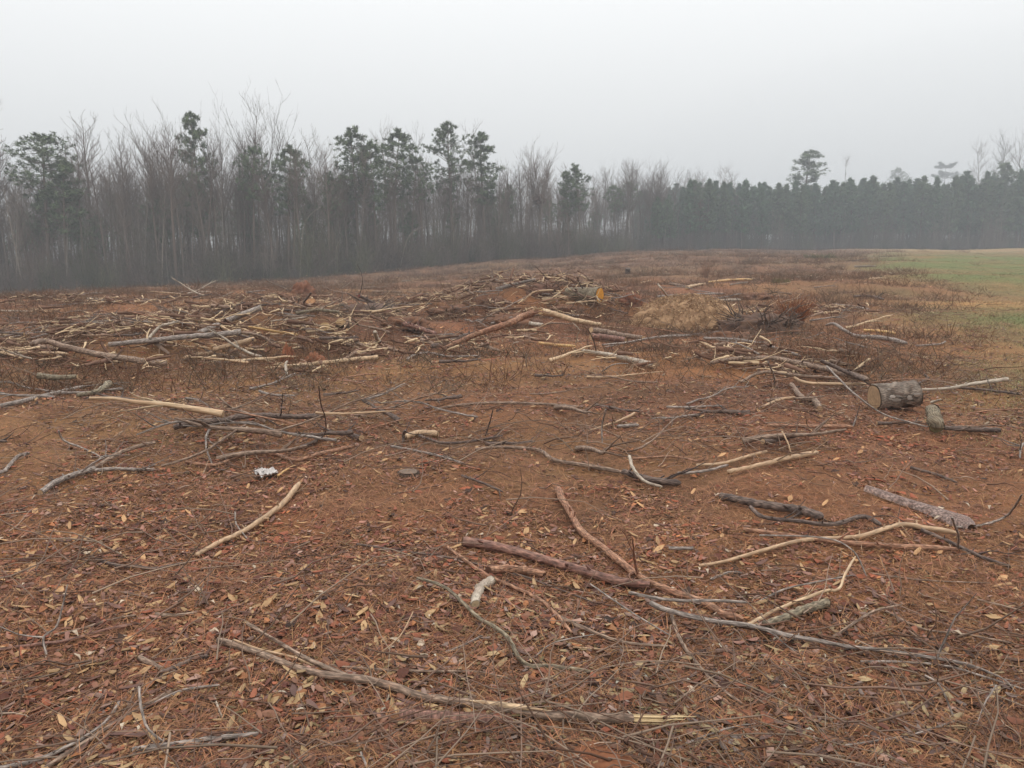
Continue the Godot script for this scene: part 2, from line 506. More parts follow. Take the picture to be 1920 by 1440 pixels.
func litter() -> void:
	# leaves and bark crumbs, denser where more can be seen of them
	for kind in 18:
		var tr := []
		var cols := PackedColorArray()
		var mesh := leaf_clump(8, 0.11, [0.42, 0.34, 0.22, 0.5, 0.2, 0.38][kind % 6])
		var tries := 2050
		for k in tries:
			var d := 1.7 * exp(rng.randf() * log(34.0 / 1.7))
			var x := rr(-0.9, 0.9) * (d + 0.4)
			var z := -d
			var f := field(x, z)
			var bare := n_zone.get_noise_2d(x * 1.6 + 55.0, z * 1.6) + 0.35 * n_zone.get_noise_2d(x * 5.0, z * 5.0 - 77.0)
			var keep := clampf(0.86 - 1.7 * bare, 0.12, 1.0) * (1.0 - 0.9 * f)
			if d < 4.6: keep = maxf(keep, 0.62 if x < 1.9 else 0.35)
			if d > 7.0: keep = minf(1.0, keep * 1.25)
			if rng.randf() > keep:
				continue
			tr.append(place_on_ground(x, z, rr(0.75, 1.2) * (1.0 + 0.012 * d)))
			var g := n_zone.get_noise_2d(x * 1.1 + 900.0, z * 1.1)
			var t := rr(0.75, 1.2)
			cols.append(Color(t * (1.0 + 0.25 * g), t, t * (1.0 - 0.15 * g)))
		scatter("leaf_litter", "loose brown, red and grey leaves and bark crumbs strewn over the clearing", mesh, tr, cols)
	for kind in 3:
		var tr := []
		var cols := PackedColorArray()
		var mesh := needle_clump(30, 0.13, [0.5, 3.0, 3.0][kind])
		for k in 5000:
			var d := 1.7 * exp(rng.randf() * log(40.0 / 1.7))
			var x := rr(-0.9, 0.9) * (d + 0.4)
			if rng.randf() < 0.75 * field(x, -d):
				continue
			tr.append(place_on_ground(x, -d, rr(0.8, 1.25) * (1.0 + 0.015 * d)))
			var t := rr(0.6, 1.2)
			cols.append(Color(t, t * rr(0.85, 1.05), t))
		scatter("needle_litter", "rusty fallen pine needles matted between the leaves on the soil", mesh, tr, cols)
	for each in 9:
		var kind := each % 3
		var tr := []
		var cols := PackedColorArray()
		var mesh := twig_clump([3, 4, 9][kind], 0.3, [0.02, 0.05, 0.25][kind])
		for k in [480, 800, 800][kind]:
			var d: float = 2.2 + 42.0 * pow(rng.randf(), 1.55)
			var x := rr(-0.85, 0.85) * (d + 0.4)
			if d < 7.5 and x < -0.3 and rng.randf() < 0.45:
				continue
			var heap := n_zone.get_noise_2d(x * 0.9 - 300.0, -d * 1.4)
			if rng.randf() > clampf(0.5 + 1.8 * heap, 0.1, 1.0) or rng.randf() < 0.93 * field(x, -d):
				continue
			if kind == 2 and (d < 7.0 or heap < 0.0):
				continue
			tr.append(place_on_ground(x, -d, rr(0.7, 1.4) * (1.0 + 0.012 * d)))
			var t := rr(0.7, 1.3)
			cols.append(Color(t, t, t))
		scatter("twig_litter", "thin broken twigs scattered in the litter of the clearing", mesh, tr, cols)
	for kind in 2:     # dry weeds over the far ground
		var b := Buf.new()
		for k in 22:
			var q := 0.3 * sqrt(rng.randf())
			var w := rr(0, TAU)
			var c := shade([Color(0.185, 0.098, 0.058), Color(0.16, 0.11, 0.075)][kind], rr(0.6, 1.4))
			b.tube(wander(Vector3(cos(w) * q, -0.01, sin(w) * q), Vector3(rr(-1, 1), rr(0.3, 1.0), rr(-1, 1)), rr(0.08, 0.3), 3, 0.2), taper(4, 0.004, 0.0015), 3, c)
		var tr := []
		var cols := PackedColorArray()
		for k in 6500:
			var d: float = 9.0 + 96.0 * rng.randf()
			var x := rr(-0.8, 0.6) * d
			if rng.randf() < 0.97 * field(x, -d) or wood_depth(x, -d) > 1.0 or rng.randf() > 0.55 + 1.6 * n_zone.get_noise_2d(x * 0.8 + 60.0, d * 2.0):
				continue
			tr.append(place_on_ground(x, -d, rr(0.5, 1.3) * (1.0 + 0.012 * d)))
			var t := rr(0.6, 1.3)
			cols.append(Color(t, t, t))
		scatter("dry_weeds", "dry brown weeds and stubble on the far ground of the clearing", b.mesh(M.tree), tr, cols)
	for kind in 3:     # slash: broken boughs heaped in rows
		var tr := []
		var cols := PackedColorArray()
		var b := Buf.new()
		for k in [7, 9, 12][kind]:
			var a := rng.randfn(0.0, 1.25)
			var l := 0.15 + 0.75 * rng.randf() * rng.randf()
			var q := Vector3(rr(-0.5, 0.5), rr(0.01, 0.1), rr(-0.4, 0.4))
			var dir := Vector3(cos(a), rng.randfn(0.0, 0.1), sin(a)) * (1.0 if rng.randf() < 0.5 else -1.0)
			var p := wander(q - dir * l * 0.5, dir, l, 6, 0.17)
			for s in p.size():
				p[s].y = maxf(p[s].y, 0.005)
			var g := rng.randf()
			var c := Color(0.13, 0.066, 0.045).lerp(Color(0.36, 0.25, 0.18), g * g)
			if rng.randf() < 0.16: c = Color(0.56, 0.41, 0.26)
			var r := 0.004 + 0.016 * pow(rng.randf(), 2.0)
			b.tube(p, taper(7, r, r * 0.4), 5, shade(c, rr(0.7, 1.2)))
			if k == 0:    # a thicker broken billet in each heap
				b.tube(wander(q + Vector3(0, 0.04, 0), dir, rr(0.3, 0.7), 5, 0.06), taper(6, rr(0.018, 0.034), 0.016, 0.1), 8, shade([Color(0.44, 0.32, 0.2), Color(0.2, 0.115, 0.08), Color(0.25, 0.175, 0.13)][kind], rr(0.8, 1.1)), n_bark, 0.12, true, Color(0, 0, 0, 0), 0.1)
			if k % 2:
				b.tube(wander(p[3], dir + Vector3(rr(-1, 1), rr(0.0, 0.7), rr(-1, 1)), l * 0.4, 4, 0.14), taper(5, r * 0.5, 0.0015), 4, c)
		var k := 0
		while k < [60, 170, 170][kind]:
			var d := 9.0 + 24.0 * rng.randf()
			var x := rr(-0.75, 0.6) * d
			if rng.randf() > heap_density(x, d) * 0.9 - 0.16 or field(x, -d) > 0.3:
				continue
			k += 1
			var t := place_on_ground(x, -d, rr(0.7, 1.25))
			t.basis = Basis(Quaternion(Vector3.UP, ground_normal(x, -d, 0.5))) * Basis(Vector3.UP, rng.randfn(0.0, 0.9)).scaled(Vector3.ONE * rr(0.7, 1.25))
			t.origin.y += rr(0.0, 0.1) + 0.22 * rng.randf() * sm(0.6, 1.0, heap_density(x, d))
			tr.append(t)
			var v := rr(0.75, 1.25)
			cols.append(Color(v, v, v))
		scatter("slash_debris", "broken boughs and sticks heaped in rows across the clearing", b.mesh(M.tree), tr, cols)
	for kind in 2:
		var tr := []
		var cols := PackedColorArray()
		var mesh := chip_clump(7, 0.5)
		for k in 3600:
			var d: float = 7.0 + 86.0 * pow(rng.randf(), 1.2)
			var x := rr(-0.85, 0.85) * d
			if rng.randf() > clampf(0.4 + 2.2 * n_zone.get_noise_2d(x * 1.3 + 200.0, d * 1.3), 0.06, 1.0):
				continue
			if rng.randf() < 0.93 * field(x, -d) or wood_depth(x, -d) > -1.0:
				continue
			tr.append(place_on_ground(x, -d, rr(0.5, 1.3) * (1.0 + 0.045 * d)))
			var t := rr(0.6, 1.15)
			cols.append(Color(t, t, t))
		scatter("chip_litter", "pale wood chips and splinters strewn across the cleared ground", mesh, tr, cols)

func pieces(ground: Node3D) -> void:
	# the leaves and bark scales that show largest, each on its own
	var leaf_meshes := []
	var flake_meshes := []
	for k in 10:
		var b := Buf.new()
		leaf(b, Transform3D.IDENTITY, rr(0.04, 0.07), rr(0.011, 0.026), rr(0.1, 0.7), rr(-0.05, 0.25), shade(LEAVES[[1, 2, 3, 5, 0, 8, 6, 1, 9, 5][k]], rr(0.8, 1.3)))
		leaf_meshes.append(b.mesh(M.leaf))
		b = Buf.new()
		flake(b, Transform3D.IDENTITY, rr(0.03, 0.068), rr(0.015, 0.036), rr(0.0, 0.3), 0.006, shade(LEAVES[[0, 3, 9, 7, 8, 1, 3, 0, 9, 6][k]], rr(0.9, 1.2)))
		flake_meshes.append(b.mesh(M.leaf))
	for k in 560:
		var d := 2.05 * exp(rng.randf() * log(5.4 / 2.05))
		var x := rr(-0.7, 0.7) * (d + 0.5)
		var flaky := k % 2 == 0
		if flaky and x > 1.3 and rng.randf() < 0.7:
			flaky = false
		var o := put("bark_flake" if flaky else "fallen_leaf", (flake_meshes if flaky else leaf_meshes)[rng.randi() % 10], foot(x, -d) + Vector3(0, rr(0.01, 0.024), 0), ground)
		o.basis = random_turn(0.22)

# ---------------------------------------------------------------- branches, sticks and logs
const PANELS := {"A": [0.0, 0.0, 1.0], "C1": [0.0, 140.0, 0.5], "C2": [960.0, 180.0, 0.5], "C3": [0.0, 520.0, 0.36458], "C4": [640.0, 520.0, 0.36458], "C5": [1250.0, 540.0, 0.34896], "C6": [0.0, 960.0, 0.36458], "C7": [640.0, 960.0, 0.36458], "C8": [1220.0, 960.0, 0.36458], "C9": [300.0, 500.0, 0.20833], "C10": [900.0, 500.0, 0.20833]}

var LOOKS := {}

func looks() -> void:
	var L := func(m: String, a: Color, b: Color, rough: float) -> Dictionary:
		return {"mat": M[m], "a": shade(a, 1.9), "b": Color(b.r * 1.9, b.g * 1.9, b.b * 1.9, 1.0), "rough": rough}
	LOOKS.red = L.call("scaly", Color(0.215, 0.101, 0.075), Color(0.305, 0.163, 0.117), 0.10)
	LOOKS.rust = L.call("bark", Color(0.273, 0.130, 0.078), Color(0.364, 0.202, 0.124), 0.08)
	LOOKS.brown = L.call("bark", Color(0.195, 0.124, 0.087), Color(0.305, 0.215, 0.156), 0.09)
	LOOKS.grey = L.call("bark", Color(0.215, 0.172, 0.146), Color(0.338, 0.280, 0.240), 0.08)
	LOOKS.flaking = L.call("bark", Color(0.10, 0.066, 0.047), Color(0.235, 0.185, 0.145), 0.12)
	LOOKS.slab = L.call("bark", Color(0.17, 0.105, 0.085), Color(0.27, 0.19, 0.16), 0.1)
	LOOKS.dark = L.call("bark", Color(0.094, 0.065, 0.055), Color(0.169, 0.117, 0.091), 0.10)
	LOOKS.mossy = L.call("bark", Color(0.155, 0.115, 0.074), Color(0.25, 0.205, 0.14), 0.13)
	LOOKS.tan = L.call("wood", Color(0.29, 0.185, 0.11), Color(0.36, 0.245, 0.15), 0.06)
	LOOKS.pale = L.call("wood", Color(0.44, 0.315, 0.195), Color(0.30, 0.19, 0.11), 0.05)
	LOOKS.white = L.call("wood", Color(0.36, 0.305, 0.24), Color(0.24, 0.185, 0.14), 0.07)
	LOOKS.yellow = L.call("wood", Color(0.45, 0.295, 0.12), Color(0.36, 0.20, 0.085), 0.05)

func smooth_path(p: PackedVector3Array, per: int) -> PackedVector3Array:
	var q := PackedVector3Array()
	var m := p.size()
	for k in m - 1:
		var a := p[maxi(k - 1, 0)]
		var b := p[k]
		var c := p[k + 1]
		var d := p[mini(k + 2, m - 1)]
		for s in per:
			var t := float(s) / per
			q.append(b.cubic_interpolate(c, a, d, t))
	q.append(p[m - 1])
	return q

func cut_disc(at: Vector3, out: Vector3, r: float, col: Color, rim: Color, parent: Node) -> MeshInstance3D:
	# a sawn face: a disc with year rings, a darker heart and a rim of bark, set a little proud
	var b := Buf.new()
	out = out.normalized()
	var a := out.cross(Vector3.UP if absf(out.y) < 0.9 else Vector3.RIGHT).normalized()
	var e := out.cross(a)
	var sides := 22
	var rings := [0.0, 0.12, 0.3, 0.46, 0.6, 0.72, 0.83, 0.92, 0.97, 1.03]
	for q in rings.size():
		for s in sides:
			var w := TAU * s / sides
			var wob := 1.0 + 0.05 * sin(w * 2.0 + 1.0) + 0.03 * sin(w * 5.0)
			var t: float = rings[q]
			var c := shade(col, rr(0.78, 1.15) * (1.0 if q % 2 == 0 else 0.86)) if t < 0.95 else rim
			b.vert((a * cos(w) + e * sin(w)) * r * t * wob + out * (0.004 + r * 0.05 * (1.0 - t * t) + rr(0, 0.003) - (0.03 * r if t > 1.0 else 0.0)), out, c)
	for q in rings.size() - 1:
		for s in sides:
			var s1 := (s + 1) % sides
			var k := q * sides
			b.i.append(k + s); b.i.append(k + s1); b.i.append(k + sides + s)
			b.i.append(k + s1); b.i.append(k + sides + s1); b.i.append(k + sides + s)
	return put("cut_end", b.mesh(M.cut), at, parent)

func traced(panel: String, xy: Array, lift: Array, w: float) -> PackedVector3Array:
	var f: Array = PANELS[panel]
	var p := PackedVector3Array()
	var m := xy.size() / 2
	for k in m:
		var px: float = f[0] + xy[2 * k] * f[2]
		var py: float = f[1] + xy[2 * k + 1] * f[2]
		var t := float(k) / (m - 1)
		var l: float = lift[0] if lift.size() == 1 else lerpf(lift[0], lift[1], t) if lift.size() == 2 else lift[k]
		var g := spot(px, py, l)
		var r: float = 0.5 * w * f[2] * absf(g.z) / FOCAL
		p.append(spot(px, py, l + r * 0.95 + 0.02))
	return p

func side_twigs(o: Node3D, path: PackedVector3Array, r: float, count: int, col: Color, spread := 1.0) -> void:
	for k in count:
		var q := rng.randi_range(path.size() / 4, path.size() - 2)
		var along := (path[q + 1] - path[q]).normalized()
		var d := (along + Vector3(rr(-1, 1), rr(-0.05, 0.45), rr(-1, 1)) * spread).normalized()
		var l := rr(0.18, 0.5) * clampf(r / 0.02, 0.5, 1.7)
		var tw := wander(path[q] - path[0], d, l, 7, 0.13, -0.02)
		for s in tw.size():
			var g := tw[s] + path[0]
			tw[s].y = maxf(tw[s].y, height(g.x, g.z) - path[0].y + 0.008)
		var b := Buf.new()
		b.tube(tw, taper(8, r * rr(0.28, 0.5), r * 0.12), 5, shade(col, rr(0.7, 1.1)), n_bark, 0.1, true)
		if rng.randf() < 0.6:
			b.tube(wander(tw[4], d + Vector3(rr(-1, 1), 0.2, rr(-1, 1)), l * 0.4, 4, 0.15), taper(5, r * 0.2, r * 0.08), 4, col)
		put("side_twig", b.mesh(M.bark), Vector3.ZERO, o)

func wood_thing(called: String, label: String, category: String, path: PackedVector3Array, radii: PackedFloat32Array, look: Dictionary, opt: Dictionary, parent: Node = null) -> MeshInstance3D:
	var b := Buf.new()
	var from := path[0]
	var local := PackedVector3Array()
	for p in path:
		local.append(p - from)
	var m0 := path.size()
	var sides := 16 if radii[0] > 0.07 else 11 if radii[0] > 0.02 else 8
	n_bark.seed = rng.randi() % 1000
	b.tube(local, radii, sides, look.a, n_bark, look.rough, true, look.b, 0.02 if opt.get("cut", 0) else 0.35)
	if called == "branch" and m0 > 8:      # stubs where twigs broke off
		for k in 4:
			var q := rng.randi_range(2, m0 - 3)
			var out := Vector3(rr(-1, 1), rr(0.0, 1), rr(-1, 1)).normalized()
			var q0 := local[q] + out * radii[q] * 0.5
			b.tube(PackedVector3Array([q0, q0 + out * radii[q] * rr(0.7, 1.3), q0 + out * radii[q] * rr(1.4, 2.6)]), PackedFloat32Array([radii[q] * 0.5, radii[q] * 0.32, radii[q] * 0.26]), 6, look.a, n_bark, 0.15, true)
	var at := from
	if parent is Node3D:
		at = from - (parent as Node3D).position
	var o := put(called, b.mesh(look.mat), at, parent)
	var m := path.size()
	if parent == null:
		tag(o, label, category, opt.get("group", ""))
	var cut: int = opt.get("cut", 0)
	var cc: Color = opt.get("face", Color(0.50, 0.33, 0.19))
	if cut & 1:
		cut_disc(local[0], local[0] - local[1], radii[0], cc, shade(look.a, 0.35), o)
	if cut & 2:
		cut_disc(local[m - 1], local[m - 1] - local[m - 2], radii[m - 1], cc, shade(look.a, 0.35), o)
	var tw: int = opt.get("twigs", 0)
	if called == "branch" and tw < 2 and parent == null:
		tw = 2
	if tw:
		side_twigs(o, path, radii[0], tw, look.a)
	if opt.has("splinters"):
		splinters(o, local[m - 1], (local[m - 1] - local[m - 3]).normalized(), radii[m - 1], opt.splinters)
	return o

func splinters(o: Node3D, at: Vector3, out: Vector3, r: float, length: float) -> void:
	var a := out.cross(Vector3.UP).normalized()
	var e := a.cross(out)
	for k in 9:
		var w := TAU * k / 9.0
		var b := Buf.new()
		var p := at + (a * cos(w) + e * sin(w)) * r * rr(0.3, 0.8) - out * 0.03
		b.tube(PackedVector3Array([p, p + out * length * rr(0.4, 0.6), p + out * length * rr(0.7, 1.0) + Vector3(rr(-1, 1), rr(-1, 1), rr(-1, 1)) * 0.02]), PackedFloat32Array([r * 0.26, r * 0.2, 0.001]), 4, shade(Color(0.85, 0.62, 0.34), rr(0.6, 1.1)))
		put("splinter", b.mesh(M.wood), Vector3.ZERO, o)

func st(panel: String, called: String, look: String, w0: float, w1: float, xy: Array, label: String, opt := {}) -> MeshInstance3D:
	var f: Array = PANELS[panel]
	var lift: Array = opt.get("lift", [0.0])
	var raw := traced(panel, xy, lift, (w0 + w1) / 2.0)
	var per := clampi(int(40.0 / raw.size()), 3, 9)
	var path := smooth_path(raw, per)
	var m := path.size()
	var radii := PackedFloat32Array()
	var len_ := 0.0
	for k in m:
		var t := float(k) / (m - 1)
		radii.append(maxf(0.0018, 0.5 * lerpf(w0, w1, t) * f[2] * absf(path[k].z) * 1.03 / FOCAL) * (1.0 + 0.05 * sin(k * 1.7)))
		if k: len_ += path[k].distance_to(path[k - 1])
	if not opt.has("cut"):   # a broken or thin end runs out to a point
		radii[m - 1] *= 0.5
		radii[m - 2] *= 0.85
	for k in range(1, m - 1):
		path[k] += Vector3(rng.randfn(0, 1), rng.randfn(0, 0.4), rng.randfn(0, 1)) * minf(radii[k] * 0.12, 0.006)
	return wood_thing(called, label, opt.get("category", called.replace("_", " ")), path, radii, LOOKS[look], opt)

func slab(panel: String, called: String, look: String, width: float, xy: Array, label: String) -> void:
	# a half-round strip of bark or split wood lying flat
	var f: Array = PANELS[panel]
	var raw := traced(panel, xy, [0.0], 4.0)
	var path := smooth_path(raw, 6)
	var m := path.size()
	var b := Buf.new()
	var lk: Dictionary = LOOKS[look]
	var drift := 1.0
	for k in m:
		var t := (path[mini(k + 1, m - 1)] - path[maxi(k - 1, 0)]).normalized()
		var a := t.cross(Vector3.UP).normalized()
		var w: float = 0.5 * width * f[2] * absf(path[k].z) / FOCAL / maxf(0.3, absf(a.dot(Vector3(0, 0.38, -0.92)))) * sm(-0.25, 0.2, float(k) / m) * drift * (1.0 - 0.6 * sm(0.75, 1.0, float(k) / m))
		drift = clampf(drift + rr(-0.07, 0.07), 0.8, 1.15)
		for s in 7:
			var q := (s - 3.0) / 3.0
			var g: float = [0.8, 1.1, 0.9, 1.15, 0.85, 1.05, 0.8][s] * rr(0.93, 1.07)
			var y := 0.012 + w * 0.32 * (1.0 - q * q) + 0.004 * sin(s * 2.3)
			if s == 0 or s == 6: y = -0.01
			b.vert(path[k] - path[0] + a * q * w + Vector3(0, y, 0), (a * q + Vector3.UP).normalized(), shade(lk.a.lerp(lk.b, rng.randf()), g), Vector2(q * w, k * 0.08))
	for k in m - 1:
		for s in 6:
			var q0 := k * 7 + s
			b.i.append(q0); b.i.append(q0 + 7); b.i.append(q0 + 1)
			b.i.append(q0 + 1); b.i.append(q0 + 7); b.i.append(q0 + 8)
	var o := put(called, b.mesh(lk.mat), path[0])
	tag(o, label, "bark slab")

func branches() -> void:
	# close to the camera
	st("C7", "branch", "red", 52, 44, [628, 152, 800, 180, 1000, 232, 1200, 290, 1400, 348, 1585, 378], "thickest reddish scaly-barked branch, sawn pale at one end, beside the short speckled stub", {"cut": 3, "face": Color(0.46, 0.27, 0.15)})
	st("C7", "branch", "rust", 36, 40, [1110, -118, 1165, -20, 1230, 92, 1330, 172, 1440, 260, 1560, 350, 1700, 408, 1850, 462, 1960, 520, 2065, 552], "long orange-brown pole sloping down behind the thick scaly branch and under the grey one", {"twigs": 3})
	st("C8", "branch", "grey", 30, 17, [0, 468, 110, 512, 300, 556, 500, 582, 700, 632, 850, 660, 1000, 690, 1200, 712, 1400, 742, 1620, 782, 1800, 850], "long smooth grey-brown branch crossing over the orange-brown pole and the knobbly log", {"lift": [0.05, 0.0], "twigs": 4})
	st("C8", "branch", "dark", 11, 10, [180, 650, 400, 655, 600, 662, 800, 655], "thin dark stick joining the long smooth grey-brown branch from below")
	st("C8", "branch", "pale", 22, 12, [500, 580, 650, 502, 780, 450, 900, 405, 968, 395, 1000, 320, 1052, 228], "pale peeled branch with a sharp upward kink beside the knobbly log", {"lift": [0.0, 0.0, 0.03, 0.05, 0.06, 0.08, 0.1]})
	st("C8", "log", "mossy", 40, 54, [585, 582, 700, 538, 800, 500, 902, 470], "short knobbly grey-brown log between the pale peeled branch and the long smooth branch", {"cut": 2, "face": Color(0.2, 0.13, 0.09)})
	var big := st("C7", "branch", "brown", 34, 60, [-635, 660, -455, 715, -255, 790, -55, 842, 100, 856, 250, 892, 400, 945, 550, 972, 700, 990, 900, 1022, 1100, 1048, 1300, 1060, 1500, 1066], "longest forked branch with a splintered end and a bare strip, lowest in the picture", {"cut": 0, "splinters": 0.24})
	bare_strip("C7", big, 30, [640, 968, 750, 982, 850, 996, 950, 1008, 1080, 1024])
	fork("C6", big, "brown", 16, 32, [1270, 575, 1420, 662, 1560, 745, 1700, 808, 1830, 862])
	fork("C6", big, "tan", 10, 16, [1200, 655, 1330, 705, 1500, 745, 1640, 800])
	st("C7", "stick", "brown", 18, 12, [-60, 790, 200, 812, 500, 820, 700, 822, 870, 860], "slim straight brown rod lying just behind the forked branch with the splintered end")
	slab("C7", "bark_slab", "red", 46, [300, 1042, 420, 1050, 600, 1062, 830, 1076], "half-round pinkish bark slab lying in front of the forked branch with the splintered end")
	st("C7", "stick", "dark", 13, 20, [640, 1105, 800, 1135, 1000, 1132, 1100, 1108], "dark crooked stick lying at the end of the half-round bark slab")
	st("C7", "branch", "mossy", 16, 30, [390, 340, 520, 380, 620, 460, 700, 540, 790, 592, 860, 650, 900, 730, 960, 790, 1080, 796, 1280, 820], "twisting dark mossy branch that bends sharply at its lower end", {"lift": [0.03, 0.0]})
	st("C7", "branch", "rust", 16, 24, [545, 180, 640, 250, 760, 330, 900, 392, 1000, 440, 1070, 490, 1185, 620], "slender reddish branch running under the hollow rotten chunk towards its broken tip", {"twigs": 2})
	st("C7", "stick", "brown", 26, 14, [1130, 545, 1300, 620, 1450, 670, 1680, 690], "curved brown stick below the thick scaly branch, thinning to one side")
	st("C7", "twig", "dark", 13, 10, [80, 165, 300, 200, 560, 236, 900, 320, 1100, 390, 1290, 462], "long thin dark twig running parallel below the thick scaly branch")
	st("C7", "wood_chunk", "white", 46, 50, [688, 472, 698, 425, 720, 385, 772, 352], "short pale speckled stub of rotten wood standing near the hollow chunk", {"cut": 3, "face": Color(0.45, 0.33, 0.2), "category": "wood chunk"})
	st("C7", "wood_chunk", "rust", 46, 40, [760, 300, 850, 290, 950, 302, 1040, 322], "hollow reddish rotten chunk tucked beneath the thick scaly branch", {"cut": 3, "face": Color(0.12, 0.06, 0.04), "category": "wood chunk"})
	st("C7", "twig", "tan", 10, 8, [1190, 695, 1400, 710, 1570, 712], "thin straight tan twig below the curved brown stick")
	st("C8", "branch", "brown", 22, 18, [100, 510, 150, 650, 200, 730, 330, 880, 470, 985], "brown stick sloping down from beneath the long smooth grey-brown branch", {"twigs": 1})
	st("C7", "twig", "grey", 9, 8, [1280, 370, 1500, 520, 1700, 640], "straight thin grey twig leaning over the tip of the thick scaly branch", {"lift": [0.07, 0.03]})
	st("C7", "twig", "grey", 9, 6, [1000, 740, 1100, 670, 1300, 630], "thin arched grey twig beside the bend of the twisting mossy branch", {"lift": [0.0, 0.05]})
	st("C7", "stick", "grey", 18, 10, [540, 722, 640, 680, 725, 635], "short grey stick among red leaves beside the twisting mossy branch")
	st("C7", "twig", "tan", 9, 7, [640, 810, 700, 760, 780, 728, 865, 702], "thin bent tan twig touching the twisting mossy branch")
	st("C7", "twig", "tan", 8, 7, [180, 740, 300, 640, 370, 510], "fine tan twig rising from open leaf litter above the slim brown rod", {"lift": [0.0, 0.12]})
	st("C7", "stick", "grey", 20, 16, [1480, 415, 1600, 440, 1750, 456, 1920, 456, 2090, 465], "grey stick lying across the tips of the thick scaly branch and the orange-brown pole", {"lift": [0.08, 0.04]})
	st("C7", "stick", "grey", 20, 18, [1685, 186, 1810, 186], "short grey stub with a broken pale end, alone on reddish soil", {"cut": 2})
	st("C8", "branch", "tan", 18, 30, [250, 276, 400, 250, 600, 190, 800, 142, 1000, 132, 1100, 120, 1280, 66, 1400, 80, 1570, 106], "long wavy tan branch whose thick end overlaps the reddish pole", {"twigs": 2})
	st("C8", "branch", "rust", 24, 32, [480, 90, 600, 106, 760, 128, 950, 152, 1100, 166, 1300, 178, 1575, 192], "straight reddish pole under the long wavy tan branch")
	st("C8", "branch", "dark", 22, 18, [1390, 90, 1550, 160, 1700, 230, 1850, 282], "dark grey stick slanting away from the thick end of the wavy tan branch", {"cut": 2})
	st("C8", "twig", "grey", 13, 12, [1550, 30, 1582, 120, 1580, 190], "upright bent grey twig at the end of the reddish pole", {"lift": [0.24, 0.12, 0.0]})
	st("C8", "twig", "grey", 10, 8, [540, 470, 680, 400, 850, 360, 1040, 325], "thin grey twig behind the pale peeled branch", {"lift": [0.0, 0.06]})
	st("C8", "stick", "grey", 14, 12, [310, 346, 400, 312, 480, 312], "short grey stick below the thin end of the wavy tan branch")
	st("C8", "stick", "brown", 18, 12, [940, 645, 1060, 562, 1150, 510, 1290, 476], "brown stick slanting up from the long smooth grey-brown branch", {"lift": [0.0, 0.06]})
	st("C8", "stick", "brown", 13, 11, [1210, 510, 1400, 602, 1600, 626, 1850, 672], "thin curved brown stick beyond the long smooth grey-brown branch", {"twigs": 2})
	st("C8", "twig", "brown", 9, 8, [1130, 315, 1400, 350, 1750, 366], "straight thin brown twig on bare soil below the reddish pole")
	st("C8", "twig", "brown", 13, 10, [1680, 450, 1920, 510], "brown twig on bare soil near the picture's edge, below the dark grey stick")
	st("C8", "twig", "grey", 9, 8, [560, 120, 800, 125, 950, 146, 1050, 210, 1110, 330], "arching grey twig hanging over from the wavy tan branch", {"lift": [0.05, 0.12, 0.14, 0.1, 0.0]})
	st("C8", "twig", "grey", 13, 10, [1410, 840, 1490, 900, 1560, 1062], "crooked grey twig propped over bare soil below the end of the long smooth branch", {"lift": [0.12, 0.1, 0.0]})
	st("C8", "twig", "grey", 10, 8, [1780, 890, 1720, 980, 1680, 1092], "thin bent grey twig standing on the bare soil by the picture's edge", {"lift": [0.1, 0.05, 0.0]})
	st("C8", "twig", "grey", 12, 12, [1000, 1200, 1300, 1156, 1400, 1130, 1565, 1076], "long thin grey twig across bare soil at the foot of the crooked grey twig")
	st("C8", "twig", "grey", 12, 9, [180, 1190, 400, 1112, 560, 1086], "grey twig just beyond the splintered end of the forked branch")
	st("C8", "twig", "dark", 13, 10, [130, 985, 240, 1050, 350, 1096], "dark twig slanting past the splintered end of the forked branch")
	st("C8", "stick", "grey", 15, 11, [1080, 770, 1300, 772, 1520, 792, 1700, 842, 1920, 912], "thin grey stick running beside the tail of the long smooth grey-brown branch")
	st("C5", "branch", "dark", 22, 26, [450, 1178, 520, 1230, 700, 1252, 900, 1270, 1050, 1226, 1150, 1272], "crooked black-brown branch behind the reddish pole and the wavy tan branch", {"lift": [0.06, 0.0]})
	st("C5", "branch", "dark", 40, 50, [290, 1118, 400, 1140, 520, 1165, 700, 1190, 840, 1230], "thick dark decaying limb half sunk in a dark leaf patch")
	slab("C5", "bark_slab", "slab", 48, [1070, 1078, 1250, 1142, 1400, 1190, 1560, 1252, 1640, 1290], "long flat slab of pinkish grey bark lying alone on brown soil")
	st("C5", "stick", "grey", 13, 12, [1560, 1285, 1700, 1272, 1830, 1222, 1910, 1110], "grey stick with an upturned tip beside the long bark slab", {"lift": [0.0, 0.0, 0.05, 0.3]})
	st("C5", "stick", "dark", 18, 12, [1310, 965, 1450, 1002, 1560, 1045], "dark stick in the leaf patch above the long bark slab")
	st("C6", "branch", "red", 20, 18, [0, 706, 200, 680, 350, 660, 520, 612, 680, 578], "dark reddish stick entering from the picture's edge below the forked twig")
	var ty := st("C6", "twig", "grey", 13, 7, [238, 735, 225, 645, 290, 590, 320, 490, 348, 370], "forked grey twig standing up in the litter over the dark reddish stick", {"lift": [0.0, 0.05, 0.09, 0.16, 0.25]})
	fork("C6", ty, "grey", 10, 6, [225, 645, 100, 630, 0, 590], [0.05, 0.06, 0.1])
	st("C6", "branch", "grey", 26, 18, [-30, 1320, 150, 1288, 330, 1216, 480, 1130, 560, 1062, 615, 972], "grey branch curving up from the picture's lowest corner", {"twigs": 2})
	st("C6", "branch", "brown", 30, 24, [230, 1318, 400, 1210, 600, 1080, 740, 1000, 880, 922], "brown branch lying alongside the grey branch in the picture's lowest corner", {"cut": 2})
